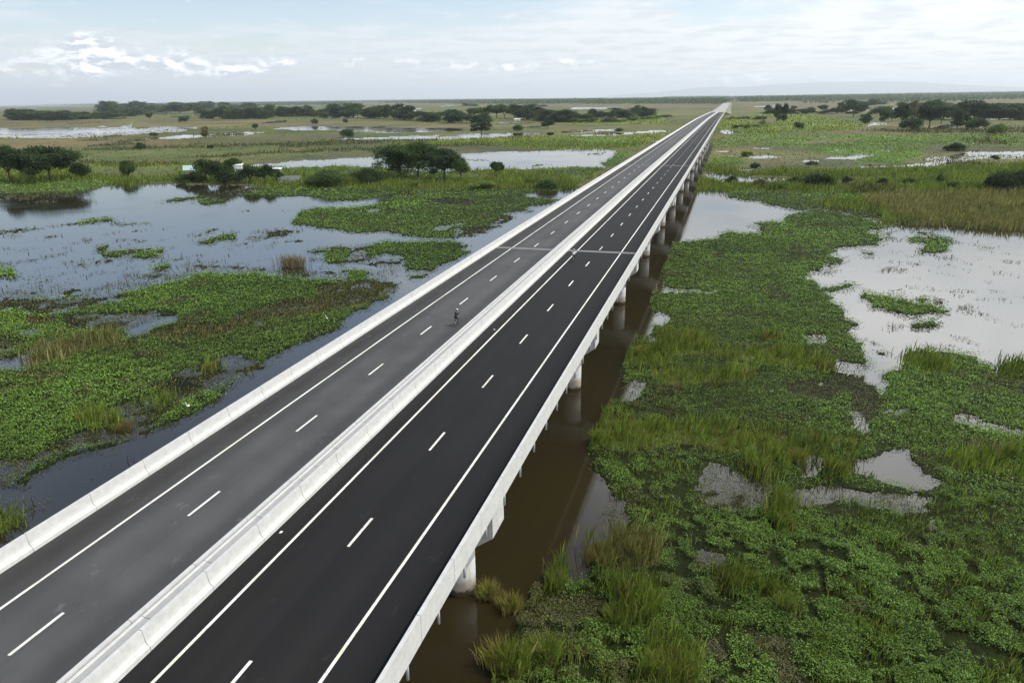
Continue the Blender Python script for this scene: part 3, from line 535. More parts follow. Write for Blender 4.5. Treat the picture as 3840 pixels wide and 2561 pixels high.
def side_key(x): return 'right' if 0 < 1 and x > -24 else 'left'
def tint(cls, x, y, n):
    base = PAL[cls]; a = fbm(x, y, 7, 4); b = fbm(x+40, y+400, 1.7, 3); r = rng.random(n)**1.6*1.15
    if cls == HY:
        col = base*(.55+.5*a+.35*b)[:, None]*(.4+1.25*r)[:, None]
        big = fbm(x+777, y*1.4+50, 26, 4); col = col*(.62+.85*big)[:, None]; dead = np.clip((fbm(x-50, y+500, 5, 4)-.60)*7, 0, 1)[:, None]*(rng.random(n) < .75)[:, None]
        yel = np.clip((fbm(x-200, y+90, 22, 4)-.50)*3.2, 0, 1)
        col = col*(1-.5*yel[:, None])+np.array([.085, .105, .024])*(.6+.8*r)[:, None]*(.5*yel[:, None])
        col = col*(1-dead)+np.array([.115, .10, .045])*(.4+1.0*r)[:, None]*dead
    elif cls == HS:
        col = base*(.5+.5*a+.4*b)[:, None]*(.5+r)[:, None]; br = rng.random(n) < .32
        col[br] = np.array([.11, .082, .04])*(.5+rng.random(br.sum()))[:, None]
    else:
        col = base*(.55+.4*a+.4*b)[:, None]*(.55+.9*r)[:, None]; dz = rng.random(n) < (.10 if cls == GR else .35)
        col[dz] = np.array([.24, .19, .085])*(.6+.7*rng.random(dz.sum()))[:, None]
        gz = np.clip((fbm(x+900, y-90, 11, 3)-.45)*3, 0, 1)[:, None]; col = col*(1-.45*gz)+np.array([.06, .10, .018])*(.6+.8*r)[:, None]*.45*gz
    return np.clip(col, .003, .8)
# leaves of the floating mats
x, y = sample(2700000, 285, 1640)
c, d = lookup(x, y, .6); dd = np.hypot(np.hypot(x, y), CAMH)
bald = fbm(x+11, y+5, 2.6, 4); den = d+(bald-.5)*np.where(c == HS, 1.3, .55)
nr = np.clip((130-dd)/60, 0, 1); gap = np.clip((fbm(x*1.0, y, .95, 3)-.40)*6, 0, 1); low = np.clip((fbm(x+300, y+20, 8, 4)-.43)*6, .10, 1)
thin = 1-nr*(1-gap*np.where(x > -12, .35+.65*low, .6+.4*low))
acc = ((c == OL) & (rng.random(len(x)) < np.clip(den-.15, 0, 1)*.8)) | ((c == HY) & (rng.random(len(x)) < thin*np.clip((den-.42)*3.2, 0, 1)*.95)) | ((c == HS) & (rng.random(len(x)) < np.clip(den-.12, 0, 1)*.62))
acc |= (c == GR) & (dd < 150) & (rng.random(len(x)) < .32*gap)
x, y, c, dd = x[acc], y[acc], np.where(c[acc] == GR, HY, c[acc]), dd[acc]
s = np.maximum(.105, 1.15*PX*dd)*rng.uniform(.6, 1.35, len(x))*(.72+.6*fbm(x+61, y-17, 10, 3)); clump = fbm(x, y, 1.1, 2); cl2 = fbm(x+5, y+9, 5, 2)
zz = .04+np.where(c == HY, .55*clump+.30*cl2, .14*clump)*rng.random(len(x))**.5+.25*s
for cls in (HY, HS):
    for sd in ('left', 'right'):
        m = ((c == cls) | ((c == OL) & (cls == HS))) & ((x < -24) == (sd == 'left'))
        V, Fx = leaf_quads(x[m], y[m], zz[m], s[m], .5 if cls == HY else .4); addb((sd, 'mat'), V, Fx, np.repeat(tint(cls, x[m], y[m], m.sum()), 4, 0))
# grass blades
for sd, (nn, ya, yb) in enumerate(((700000, 300, 1640), (330000, 262, 620))):
    x, y = sample(nn, ya, yb); c, d = lookup(x, y, 1.3); dd = np.hypot(np.hypot(x, y), CAMH)
    pat = fbm(x+70, y-30, 3.5, 4); acc = ((c == GR) | (c == DRY)) & (rng.random(len(x)) < np.clip(d*1.15+(pat-.5)*1.8-.1, 0, 1)*np.where(dd < 160, np.clip((fbm(x*1.3+9, y*1.3, 1.7, 3)-.30)*5, .08, 1), 1)) | ((c == BU) & (rng.random(len(x)) < .8)) | ((c == FL) & (rng.random(len(x)) < .10+.5*(pat > .56))) | ((c == FB) & (rng.random(len(x)) < .06+.3*(pat > .6))) | ((c == OL) & (rng.random(len(x)) < .45*np.clip(d+(pat-.5)*2, 0, 1))) | ((c == WF) & (rng.random(len(x)) < .25)) | ((c == HS) & (rng.random(len(x)) < .012)) | ((c == HY) & (x > -12) & (dd < 85) & (rng.random(len(x)) < .16*(pat > .5)))
    acc &= ~((dd < 85) & (c == GR) & (rng.random(len(x)) < .15))
    x, y, c, dd, pat = x[acc], y[acc], c[acc], dd[acc], pat[acc]
    H = np.select([c == GR, c == DRY, c == BU, c == FL, c == WF, c == FB, c == OL], [1.35, 1.65, 1.3, .5, .35, .45, .5], .6)
    cl_ = fbm(x*1.3+9, y*1.3, 1.7, 3); h = H*(.2+.85*pat+.75*np.clip((cl_-.35)*2.2, 0, 1))*rng.uniform(.5, 1.2, len(x))*(1+np.clip(dd/700, 0, .5)); wd = np.maximum(.032, .7*PX*dd)*rng.uniform(.6, 1.3, len(x))
    for cls in (GR, DRY, BU, FL, FB, WF, HS, HY, OL):
        for s_ in ('left', 'right'):
            m = (c == cls) & ((x < -24) == (s_ == 'left'))
            if not m.any(): continue
            V, Fx = blades(x[m], y[m], np.zeros(m.sum()), h[m], wd[m], .34); addb((s_, 'grass'), V, Fx, np.repeat(tint(GR if cls == HY else cls, x[m], y[m], m.sum()), 5, 0))
def flush(key, name, label, cat):
    L = buckets.pop(key, None)
    if not L: return
    k = L[0][1].shape[1]; V = np.concatenate([a[0] for a in L]); col = np.concatenate([a[2] for a in L]); Fx = np.arange(len(V)).reshape(-1, k)
    o = link(name, npmesh(name, V, Fx, M['leaf'], col)); setp(o, label, cat, kind='stuff')
flush(('left', 'mat'), 'water_hyacinth', 'bright green floating water hyacinth on the flooded side left of the bridge', 'water plants')
flush(('right', 'mat'), 'water_hyacinth', 'bright green floating water hyacinth spreading right of the bridge', 'water plants')
flush(('left', 'grass'), 'marsh_grass', 'olive marsh grass and reeds on banks left of the bridge', 'grass')
flush(('right', 'grass'), 'marsh_grass', 'tall olive and tan marsh grass right of the bridge', 'grass')
# ------------------------------------------------------------ the viaduct
def zraw(y):
    return float(np.interp(y, [-60, 24, 48, 76, 125, 200, 400, 620, 800, 1000, 1200, 1400, 2000, 4000], [8.5, 8.72, 8.88, 9.03, 9.16, 9.25, 9.2, 9.05, 8.9, 7.7, 6.1, 4.3, 3.2, 2.6]))
Y0, Y1 = -44.0, 1400.0
ys = [Y0+k*19.0 for k in range(int((Y1-Y0)/19)+1)]+[Y1]
ZY = ys+[1450+60*k for k in range(70)]; ZT = [zraw(y) for y in ZY]
def zd(y): return float(np.interp(y, ZY, ZT))
via = empty('viaduct'); setp(via, 'long pale concrete viaduct carrying two carriageways over the flooded marsh', 'viaduct')
st = [(y, zd(y), 0) for y in ys]
XR0, XR1, XL0, XL1 = -12.2, -24.3, -25.1, -36.35
for a, b in ((XR1, XR0), (XL1, XL0)):
    MB().sweep([(a, -.38), (b, -.38), (b, -.012), (a, -.012)], st).build('deck', M['concrete_dull'], via)
    for k in range(5):
        x = a+1.35+(b-a-2.7)*k/4
        MB().sweep([(x-.3, -1.95), (x+.3, -1.95), (x+.3, -1.7), (x+.12, -1.5), (x+.12, -.75), (x+.35, -.55), (x+.35, -.385), (x-.35, -.385), (x-.35, -.55), (x-.12, -.75), (x-.12, -1.5), (x-.3, -1.7)], [(y, zd(y), 0) for y in ys]).build('girder', M['concrete_dull'], via)
def jst(y0, step, gap=.022, dp=.03, lim=260):
    s = []; y = y0; s.append((Y0, zd(Y0), 0))
    while y < lim:
        if y > Y0+1: s += [(y-gap, zd(y), 0), (y-gap+.002, zd(y), dp), (y+gap-.002, zd(y), dp), (y+gap, zd(y), 0)]
        y += step
    return s+[(y, zd(y), 0) for y in ys if y > lim]
# parapets with their curved inner faces; joints every four and a half metres
def parapet(xo, sgn, y0, out=-.42): # sgn: direction from outer face to the carriageway
    pr = [(0, out), (0, 1.07), (.20, 1.07), (.235, .62), (.27, .45), (.34, .34), (.46, .22), (.475, .0), (.475, -.008), (.02, -.008), (.02, out)]
    pr = [(xo+sgn*x, z) for x, z in pr]
    if sgn < 0: pr = pr[::-1]
    return MB().sweep(pr, jst(y0, 4.46)).build('parapet', M['concrete'], via)
parapet(-12.18, -1, 21.3); parapet(-36.37, 1, 21.75)
parapet(-24.28, 1, 21.5, -.39); parapet(-25.06, -1, 21.9, -.39)
# strip of concrete, dark gap shade and gutter between the two decks
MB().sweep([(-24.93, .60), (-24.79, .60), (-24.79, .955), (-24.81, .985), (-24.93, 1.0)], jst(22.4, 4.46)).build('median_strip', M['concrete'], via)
MB().sweep([(-25.055, .60), (-24.935, .60), (-24.935, .90), (-25.055, .90)], [(y, zd(y), 0) for y in ys]).build('gap_shade_strip', M['gap_dark'], via)  # near-black strip set in the gap, its colour standing in for shadow
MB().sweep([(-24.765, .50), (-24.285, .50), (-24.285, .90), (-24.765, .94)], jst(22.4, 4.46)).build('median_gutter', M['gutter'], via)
# piers
caps = {}
def pier_mesh():
    b = MB(); 
    prof = [(-12.95, 1.6), (-12.95, 0), (-14.3, -.95), (-21.9, -.95), (-23.3, 0), (-23.3, 1.6)]
    n = len(prof); b.v = [(x, -1.25, z) for x, z in prof]+[(x, 1.25, z) for x, z in prof]
    b.f = [tuple(range(n)), tuple(range(2*n-1, n-1, -1))]+[(i, i+n, (i+1) % n+n, (i+1) % n) for i in range(n)]
    return b.mesh('pier_cap', M['pier'])
capm = pier_mesh()
def col_mesh(h):
    b = MB(); b.tube((0, 0, -h-2.5), (0, 0, .01), 1.0, n=28); me = b.mesh('column', M['pier'], True); return me
colms = {}
yp = 40.35-38.65*2; piers = []
while yp < Y1-20:
    for off in (0, -12.3):
        z0 = zd(yp)-3.57
        cap = link('pier_cap', capm, via); cap.location = (off, yp, z0)
        hk = round((z0-.95)*2)/2; hk = max(hk, .5)
        if hk not in colms: colms[hk] = col_mesh(hk)
        for cx_ in (-15.75, -20.4):
            c_ = link('column', colms[hk], cap); c_.location = (cx_, 0, -.95)
    yp += 38.65
# drain pipes under the right edge: the nearest hundred singly, the rest as one
def pipe(b, y):
    z = zd(y); b.tube((-12.32, y, z-.2), (-12.32, y, z-1.35), .075, n=8); b.tube((-12.75, y, z-.32), (-12.32, y, z-.36), .06, n=6); return b
y = 24.32-3.86*10; k = 0; rest = MB()
while y < 1150:
    if k < 100: pipe(MB(), y).build('drain_pipe', M['pvc'], via, True)
    else: pipe(rest, y)
    y += 3.86; k += 1
rest.build('drain_pipes', M['pvc'], via)['kind'] = 'stuff'
# wearing course, markings and expansion joints
for nm, a, b, ma, eds, dsh, w0 in (('road', -23.80, -12.66, 'asphalt_right', (-15.28, -22.34), -18.95, 31.24), ('road', -35.90, -25.54, 'asphalt_left', (-33.30, -26.35), -29.95, 31.6)):
    rd = MB().sweep([(a, -.05), (b, -.05), (b, 0), (a, 0)], [(y, zd(y), 0) for y in ys]).build('road', M[ma]); setp(rd, kind='structure')
    mk = MB()
    for e in eds:
        if e == -26.35: continue
        for i in range(len(ys)-1): 
            n_ = len(mk.v); mk.v += [(e-.085, ys[i], zd(ys[i])+.004), (e+.085, ys[i], zd(ys[i])+.004), (e+.085, ys[i+1], zd(ys[i+1])+.004), (e-.085, ys[i+1], zd(ys[i+1])+.004)]; mk.f.append((n_, n_+1, n_+2, n_+3))
    y = w0-12.06*7
    while y < 1300:
        if y > Y0:
            n_ = len(mk.v); mk.v += [(dsh-.085, y, zd(y)+.004), (dsh+.085, y, zd(y)+.004), (dsh+.085, y+3.0, zd(y+3)+.004), (dsh-.085, y+3.0, zd(y+3)+.004)]; mk.f.append((n_, n_+1, n_+2, n_+3))
        y += 12.06
    mk.build('lane_marking', M['paint'], rd)
    ej = 114.3
    while ej < 1300:
        z_ = zd(ej)
        MB().box(a+.01, b-.01, ej-.55, ej-.06, z_-.03, z_+.009).box(a+.01, b-.01, ej+.06, ej+.55, z_-.03, z_+.009).build('expansion_joint', M['joint'], rd)
        ej += 154.6
# embankment with the unfinished road beyond the viaduct
em = MB(); stn = [(y, zd(y), 0) for y in [1395]+list(range(1450, 5200, 60))]
em.sweep([(-52, -6), (3, -6), (-11, -.1), (-38, -.1)], stn); setp(em.build('embankment', plain('bank_earth', (.15, .14, .09), .95, .3, .05)), kind='structure')
er = MB(); er.sweep([(-36.2, -.2), (-12.4, -.2), (-12.4, .0), (-36.2, .0)], [(y, zd(y)+.004, 0) for y in [1401]+list(range(1450, 5190, 60))]); setp(er.build('road', plain('pale_pavement', (.29, .28, .26), .9, .15, .1)), kind='structure')

# ------------------------------------------------------------ trees and bushes
def crown(kind, seed, n):
    r_ = np.random.default_rng(seed); cl = []
    if kind == 'umbrella':
        for k in range(26):
            a = r_.random()*6.283; r = r_.random()**.5*.82; cl.append((math.cos(a)*r, math.sin(a)*r,   .86-.26*r*r+r_.normal(0, .03), .26+.08*r_.random(), .11))
        for k in range(20):
            a = r_.random()*6.283; r = .2+.78*r_.random(); cl.append((math.cos(a)*r, math.sin(a)*r, .40+.28*r_.random()-.10*r, .24, .12))
    elif kind == 'round':
        for k in range(22):
            a = r_.random()*6.283; e = math.asin(r_.uniform(-.6, 1)); r = r_.uniform(.35, .72); cl.append((math.cos(a)*math.cos(e)*r, math.sin(a)*math.cos(e)*r, .60+.33*math.sin(e)*r*1.2, .28+.1*r_.random(), .13))
    elif kind == 'tall':
        for k in range(24):
            a = r_.random()*6.283; t = r_.random(); r = r_.uniform(.1, .72)*(1-.5*abs(t-.4)); cl.append((math.cos(a)*r, math.sin(a)*r, .22+.70*t, .30+.1*r_.random(), .10))
    elif kind == 'bush':
        for k in range(26):
            a = r_.random()*6.283; r = r_.random()**.6*.8; cl.append((math.cos(a)*r, math.sin(a)*r, (.30+.45*r_.random())*(1-.45*r*r), .27+.12*r_.random(), .20))
    elif kind == 'mass':
        for k in range(34):
            a = r_.random()*6.283; t = r_.random(); r = r_.uniform(.1, .85)*(1-.55*t*t); cl.append((math.cos(a)*r, math.sin(a)*r, .10+.76*t, .26+.14*r_.random(), .13))
    elif kind == 'palm':
        for k in range(10): cl.append((r_.normal(0, .25), r_.normal(0, .25), .78+r_.normal(0, .08), .42, .14))
    cl = np.array(cl); wgt = cl[:, 3]**2; pick = r_.choice(len(cl), n, p=wgt/wgt.sum()); c = cl[pick]
    d = r_.normal(0, 1, (n, 3)); d /= np.linalg.norm(d, axis=1)[:, None]; rad = r_.random(n)**.4
    p = c[:, :3]+d*rad[:, None]*np.stack([c[:, 3], c[:, 3], c[:, 4]], 1)*(1+.25*r_.normal(0, 1, (n, 1)))
    p[:, 2] = np.maximum(p[:, 2], .01); tone = (.5+1.0*r_.random(len(cl)))[pick]
    return p, tone
def crown_mesh(kind, seed, n, s, pal):
    p, tone = crown(kind, seed, n); V, Fx = leaf_quads(p[:, 0], p[:, 1], p[:, 2]*1.0, s*rng.uniform(.6, 1.4, n), .75, .8)
    # quads are sized for a crown one unit wide each way; height is scaled by the object
    col = np.array(pal)*(tone*rng.uniform(.6, 1.5, n))[:, None]; return npmesh('crown', V, Fx, M['leaf'], np.repeat(col, 4, 0))
def trunk_mesh(kind, seed):
    r_ = random.Random(seed); b = MB(); top = {'umbrella': .5, 'round': .45, 'tall': .5, 'bush': .3, 'palm': .75, 'mass': .4}[kind]; t0 = .055 if kind != 'bush' else .03
    b.path([(0, 0, -.04), (r_.uniform(-.02, .02), 0, top*.35), (r_.uniform(-.03, .03), r_.uniform(-.03, .03), top*.62)], [t0, t0*.8, t0*.65])
    for k in range({'umbrella': 7, 'round': 5, 'tall': 4, 'bush': 5, 'palm': 2, 'mass': 4}[kind]):
        a = 6.283*k/6+r_.uniform(-.3, .3); r = r_.uniform(.3, .6)*(1 if kind != 'palm' else .2)
        b.path([(0, 0, top*.58), (math.cos(a)*r*.45, math.sin(a)*r*.45, top*.9), (math.cos(a)*r, math.sin(a)*r, top+.16)], [t0*.6, t0*.4, t0*.15], 6)
    return b.mesh('trunk', M['bark'])
DK, MD, YG, BR = (.030, .050, .018), (.048, .078, .022), (.10, .14, .03), (.12, .10, .05)
lib = {}
def variants(kind, lod, pal, nv):
    key = (kind, lod, pal)
    if key not in lib:
        n, s = {0: (15000, .05), 1: (3600, .095), 2: (1100, .16), 3: (300, .30)}[lod]
        lib[key] = [(crown_mesh(kind, 31*v+len(lib)*7+lod, n, s, pal), trunk_mesh(kind, v+lod)) for v in range(nv)]
    return lib[key]
def tree(kind, code, x, yb, yt, wpx, label, group=None, pal=DK, cat='tree', name=None, lod=None, nv=4):
    if group is None: wpx *= 1.22
    dx, dy = P(code, x, yb); k = RS[code][3]; gx_, gy_ = ground(dx, dy); gx_, gy_ = float(gx_), float(gy_)
    d_ = math.hypot(gx_, gy_); ppm = F*K/ (math.hypot(d_, CAMH)*math.cos(math.radians(12)))
    hgt = (yb-yt)*k/ppm*1.03; wid = wpx*k/ppm/2/1.0
    if lod is None: lod = 0 if wpx*k > 70 else 1 if wpx*k > 28 else 2 if wpx*k > 9 else 3
    vs = variants(kind, lod, pal, nv if lod else 2); cm, tm = vs[random.randrange(len(vs))]
    o = empty(name or ('bush' if kind == 'bush' else 'tree'), (gx_, gy_, 0), random.uniform(0, 6.28)); sc_ = (wid*.95, wid*.95, hgt*(1.0 if kind != 'bush' else 1.25))
    c_ = link('crown', cm, o); c_.scale = sc_
    if lod < 3: t_ = link('trunk', tm, o); t_.scale = (min(sc_[0], hgt*.6), min(sc_[0], hgt*.6), sc_[2])
    setp(o, label, cat, group); return o
# the lone trees and those that can be told apart
tree('umbrella', 'B', 545, 650, 440, 330, 'broad flat-topped rain tree, leftmost of the four beside the pond', pal=MD)
tree('umbrella', 'B', 668, 664, 432, 310, 'tall spreading rain tree, second from the left by the pond', pal=MD)
tree('umbrella', 'B', 846, 676, 472, 235, 'dense dark round tree, third in the group by the pond', pal=DK)
tree('round', 'B', 955, 684, 522, 140, 'small round tree at the right end of the group by the pond', pal=MD)
tree('palm', 'B', 1196, 682, 562, 96, 'lone mop-headed small tree on the bank between rain trees and bridge', pal=MD)
tree('umbrella', 'A', 345, 690, 500, 330, 'wide umbrella-shaped dark tree at the far left bank', pal=DK)
tree('round', 'A', 70, 695, 495, 180, 'dark tree cut by the left frame edge', pal=DK)
tree('round', 'A', 200, 690, 560, 120, 'low dark tree tucked between the two big trees at far left', pal=DK)
tree('bush', 'A', 560, 672, 590, 110, 'ragged bush just right of the umbrella tree', pal=MD, cat='bush')
tree('bush', 'A', 875, 665, 572, 100, 'upright bush alone on the left bank', pal=MD, cat='bush')
for x, yb, yt, wp, lb, pl in ((1400, 690, 545, 150, 'leafy tree rising behind the green-roofed hut', MD), (1500, 695, 560, 150, 'dark bushy tree in the middle of the homestead clump', DK), (1590, 640, 535, 110, 'brownish treetop at the back of the homestead clump', MD),
                              (1560, 702, 610, 150, 'low dark shrub at the water edge below the homestead', DK), (1700, 704, 585, 140, 'dark leafy tree right of the white shed', DK), (1800, 702, 585, 140, 'rounded dark tree near the right end of the homestead', DK), (1880, 700, 610, 90, 'thin tree beside the grey sheet roof', MD), (1330, 700, 640, 130, 'dark bush in front of the green-roofed hut', DK), (1230, 695, 650, 90, 'low scrub bush left of the hut', MD)):
    tree('round' if 'tree' in lb else 'bush', 'A', x, yb, yt, wp, lb, pal=pl, cat='tree' if 'tree' in lb else 'bush')
tree('bush', 'B', 60, 718, 628, 260, 'long dark green thicket on the bank left of the rain trees', pal=MD, cat='bush')
tree('bush', 'B', 320, 705, 615, 190, 'shadowy shrub under the left rain tree', pal=DK, cat='bush')
tree('bush', 'B', 650, 728, 680, 90, 'rounded yellow green tussock below the rain trees', pal=YG, cat='bush')
tree('bush', 'B', 1545, 738, 678, 150, 'dark reed thicket beside the small pool at the bridge', pal=MD, cat='bush')
tree('bush', 'B', 1430, 708, 655, 100, 'olive bush right of the lone small tree', pal=YG, cat='bush')
tree('bush', 'B', 1100, 738, 690, 180, 'olive thicket on the lip of the green mat', pal=YG, cat='bush')
tree('tall', 'A', 1395, 402, 330, 52, 'lone dark tree standing between two strips of water', pal=BR)
tree('round', 'A', 1732, 346, 300, 42, 'small lone tree on the field left of the long water strip', pal=MD)
tree('bush', 'A', 958, 478, 438, 58, 'dark round bush on the field dyke', pal=DK, cat='bush')
tree('bush', 'A', 1252, 292, 255, 56, 'round bush before the far tree line', pal=MD, cat='bush')
tree('bush', 'A', 1425, 468, 446, 44, 'small low bush on the field dyke', pal=DK, cat='bush')
tree('bush', 'A', 2135, 298, 263, 44, 'small dark bush near the far left woods', pal=DK, cat='bush')
tree('round', 'A', 1018, 278, 236, 44, 'small tree at the edge of the far flooded field', pal=DK)
tree('bush', 'A', 1045, 388, 366, 44, 'low bush at the tip of the left water strips', pal=MD, cat='bush')
tree('bush', 'B', 185, 388, 334, 86, 'dark round bush on the spit in the long water', pal=MD, cat='bush')
tree('umbrella', 'B', 1095, 358, 282, 135, 'dark spreading tree standing in the long water', pal=DK)
tree('bush', 'B', 1345, 335, 298, 74, 'pale green bush right of the tree in the water', pal=MD, cat='bush')
tree('round', 'B', 1545, 322, 262, 92, 'dark round tree on the far shore of the long water', pal=DK)
tree('round', 'B', 1565, 376, 344, 58, 'small tree on the near shore of the long water', pal=DK)
tree('bush', 'B', 2030, 338, 318, 60, 'little bush on the water edge near the bridge', pal=DK, cat='bush')
tree('bush', 'B', 175, 288, 262, 36, 'tiny bush on the far field', pal=MD, cat='bush')
for x, yb, yt, wp, lb, kd, pl in ((722, 275, 165, 56, 'tall dark tree, left one of a close pair right of the bridge', 'tall', DK), (768, 275, 165, 52, 'tall dark tree, right one of a close pair right of the bridge', 'tall', DK), (665, 205, 158, 50, 'small tree beyond the close pair', 'round', DK), (835, 200, 165, 40, 'small far tree right of the close pair', 'round', DK),
        (1025, 207, 165, 62, 'round tree at the left of the far thicket', 'round', DK), (1140, 210, 156, 44, 'narrow tree beside the big round dark tree', 'tall', DK), (1228, 243, 150, 140, 'big round dark tree in the middle right fields', 'round', DK), (1305, 296, 225, 72, 'small spiky tree left of the big grove', 'tall', MD),
        (1430, 290, 200, 62, 'narrow tree at the left edge of the big grove', 'tall', MD), (1480, 280, 225, 70, 'low tree behind the big grove', 'round', DK), (1545, 314, 185, 110, 'dark tree forming the left half of the big grove', 'round', DK), (1618, 275, 170, 60, 'tallest brownish tree rising out of the big grove', 'tall', BR),
        (1725, 326, 185, 150, 'broad dark tree forming the right half of the big grove', 'round', DK), (1805, 300, 215, 80, 'tree just right of the big grove', 'round', DK), (1910, 332, 228, 80, 'ragged brown-green tree right of the grove', 'tall', DK), (1965, 325, 250, 60, 'thin tree next to the ragged one', 'tall', DK)):
    tree(kd, 'C', x, yb, yt, wp, lb, pal=pl)
for x, yb, yt, wp, lb, pl in ((1612, 340, 270, 130, 'rounded bush at the foot of the big grove', MD), (2040, 340, 280, 110, 'rounded olive bush right of the ragged tree', MD), (2165, 378, 325, 90, 'pale spreading bush on the right field', YG), (865, 318, 278, 52, 'lone dark bush on the near right field', MD), (1890, 475, 435, 112, 'dark bush beside the right water streaks', DK),
        (420, 674, 634, 82, 'dark round bush in the pool by the bridge', DK), (840, 674, 642, 90, 'dark bush at the right end of the pool', DK), (985, 702, 622, 150, 'broad-leaved clump of dark bananas on the right bank', DK), (1065, 700, 635, 100, 'fresh green banana clump beside the dark one', YG), (1180, 684, 645, 66, 'dark low bush right of the bananas', DK),
        (1420, 690, 658, 70, 'small dark bush on the reed bank', DK), (1600, 692, 655, 72, 'round olive bush amid the reed bank', MD), (2140, 722, 655, 110, 'left lobe of the dark thicket at the right edge', DK), (2260, 742, 636, 200, 'big dark thicket at the right edge', DK), (1870, 718, 680, 110, 'grey-green bush on the reed bank', MD), (1795, 690, 640, 40, 'slim bush standing above the reed bank', MD), (580, 580, 545, 60, 'bush behind the pool by the bridge', DK), (735, 722, 668, 110, 'tall reed bush on the near bank', YG), (610, 700, 655, 80, 'brownish bush on the near bank', BR), (955, 556, 535, 70, 'little bush on the brown marsh', BR), (530, 500, 465, 70, 'round tussock by the small pools', YG), (2155, 535, 512, 44, 'bush in the right water streak', MD), (450, 312, 288, 34, 'far bush by the bridge pool', DK), (530, 312, 290, 40, 'far bush beside the bridge pool', MD)):
    tree('bush', 'C', x, yb, yt, wp, lb, pal=pl, cat='bush')
# the tree lines: (code, line of bases, tops, width, count, label, group)
def row(code, pts, h, wd, n, label, group, pal=(DK, MD), kinds=('mass', 'mass', 'round', 'tall')):
    pts = np.array(pts, float).reshape(-1, 2)
    for i in range(n):
        t = (i+random.uniform(.1, .9))/n*(len(pts)-1); k = min(int(t), len(pts)-2); f = t-k; x, yb = pts[k]*(1-f)+pts[k+1]*f
        hh = random.uniform(*h)*random.uniform(.7, 1.15); tree(random.choice(kinds), code, x, yb, yb-hh, random.uniform(*wd)*random.uniform(1.3, 2.0), label, group, pal=random.choice(pal))
row('A', [60, 285, 200, 288, 400, 285, 700, 272, 1000, 240], (30, 62), (50, 105), 27, 'dark tree in the low line across the far left fields', 'trees of the far left line')
row('A', [700, 240, 1000, 225, 1400, 235], (35, 75), (60, 120), 12, 'tree at the rear of the left woods', 'trees at the rear of the left woods', pal=(MD,))
row('A', [1390, 266, 1600, 266, 1830, 262], (55, 82), (60, 110), 10, 'tall dark tree in the dense front block of the left woods', 'trees of the dense block in the left woods')
row('A', [1000, 205, 1400, 205, 1800, 210], (25, 50), (60, 110), 12, 'pale blue-green tree behind the dense block of woods', 'trees behind the dense block', pal=(MD,))
row('A', [1830, 248, 2100, 245, 2360, 248], (45, 80), (60, 120), 12, 'dark tree in the woods between the dense block and the fields', 'trees between block and fields')
row('B', [0, 248, 300, 252, 600, 262, 900, 280, 1150, 285], (50, 95), (60, 130), 24, 'dark tree in the middle tree line behind the long water', 'trees of the middle line')
row('B', [1000, 245, 1300, 245, 1500, 262, 1700, 275], (60, 105), (80, 150), 12, 'large dark tree in the tall right part of the middle line', 'large trees of the middle line')
row('B', [1700, 258, 1950, 246, 2260, 232], (35, 80), (50, 120), 12, 'dark tree in the line ending at the bridge', 'trees of the line ending at the bridge')
row('B', [1700, 275, 2000, 275, 2340, 240], (14, 34), (30, 70), 16, 'low scrub bush on the rough field beside the bridge', 'scrub bushes beside the bridge', pal=(MD, YG), kinds=('bush',))
row('C', [640, 215, 1000, 218, 1500, 232], (14, 40), (40, 90), 17, 'tree in the thin line of the right middle distance', 'trees of the thin right line', kinds=('round', 'bush'))
row('C', [1700, 270, 2000, 275, 2360, 285], (50, 105), (80, 150), 16, 'dark tree in the long woods at the right', 'trees of the long right woods')
row('C', [1900, 210, 2100, 212, 2360, 225], (25, 45), (80, 150), 10, 'tree at the back of the right woods', 'trees behind the right woods', pal=(MD,))
row('C', [1180, 165, 1300, 168, 1420, 168], (20, 38), (50, 90), 6, 'far tree in the short row right of the bridge', 'trees of the short far row')
row('C', [1520, 180, 1700, 185, 1850, 190], (20, 42), (50, 100), 7, 'far tree in the clump above the big grove', 'trees of the clump above the grove')
row('C', [390, 250, 500, 245, 640, 250, 620, 300, 420, 300], (10, 26), (20, 50), 14, 'low scrub bush beside the right side of the bridge', 'scrub bushes right of the bridge', pal=(MD, YG), kinds=('bush',))
row('C', [720, 120, 820, 125, 900, 130], (14, 30), (50, 90), 5, 'distant tree right of the end of the bridge', 'distant trees past the bridge end', pal=(MD,))
row('B', [960, 162, 1060, 165], (14, 22), (30, 60), 3, 'distant tree alone on the brown field', 'distant trees on the brown field')
row('B', [1440, 165, 1560, 168], (14, 26), (30, 50), 3, 'distant tree on the brown field nearer the bridge', 'distant trees nearer the bridge')
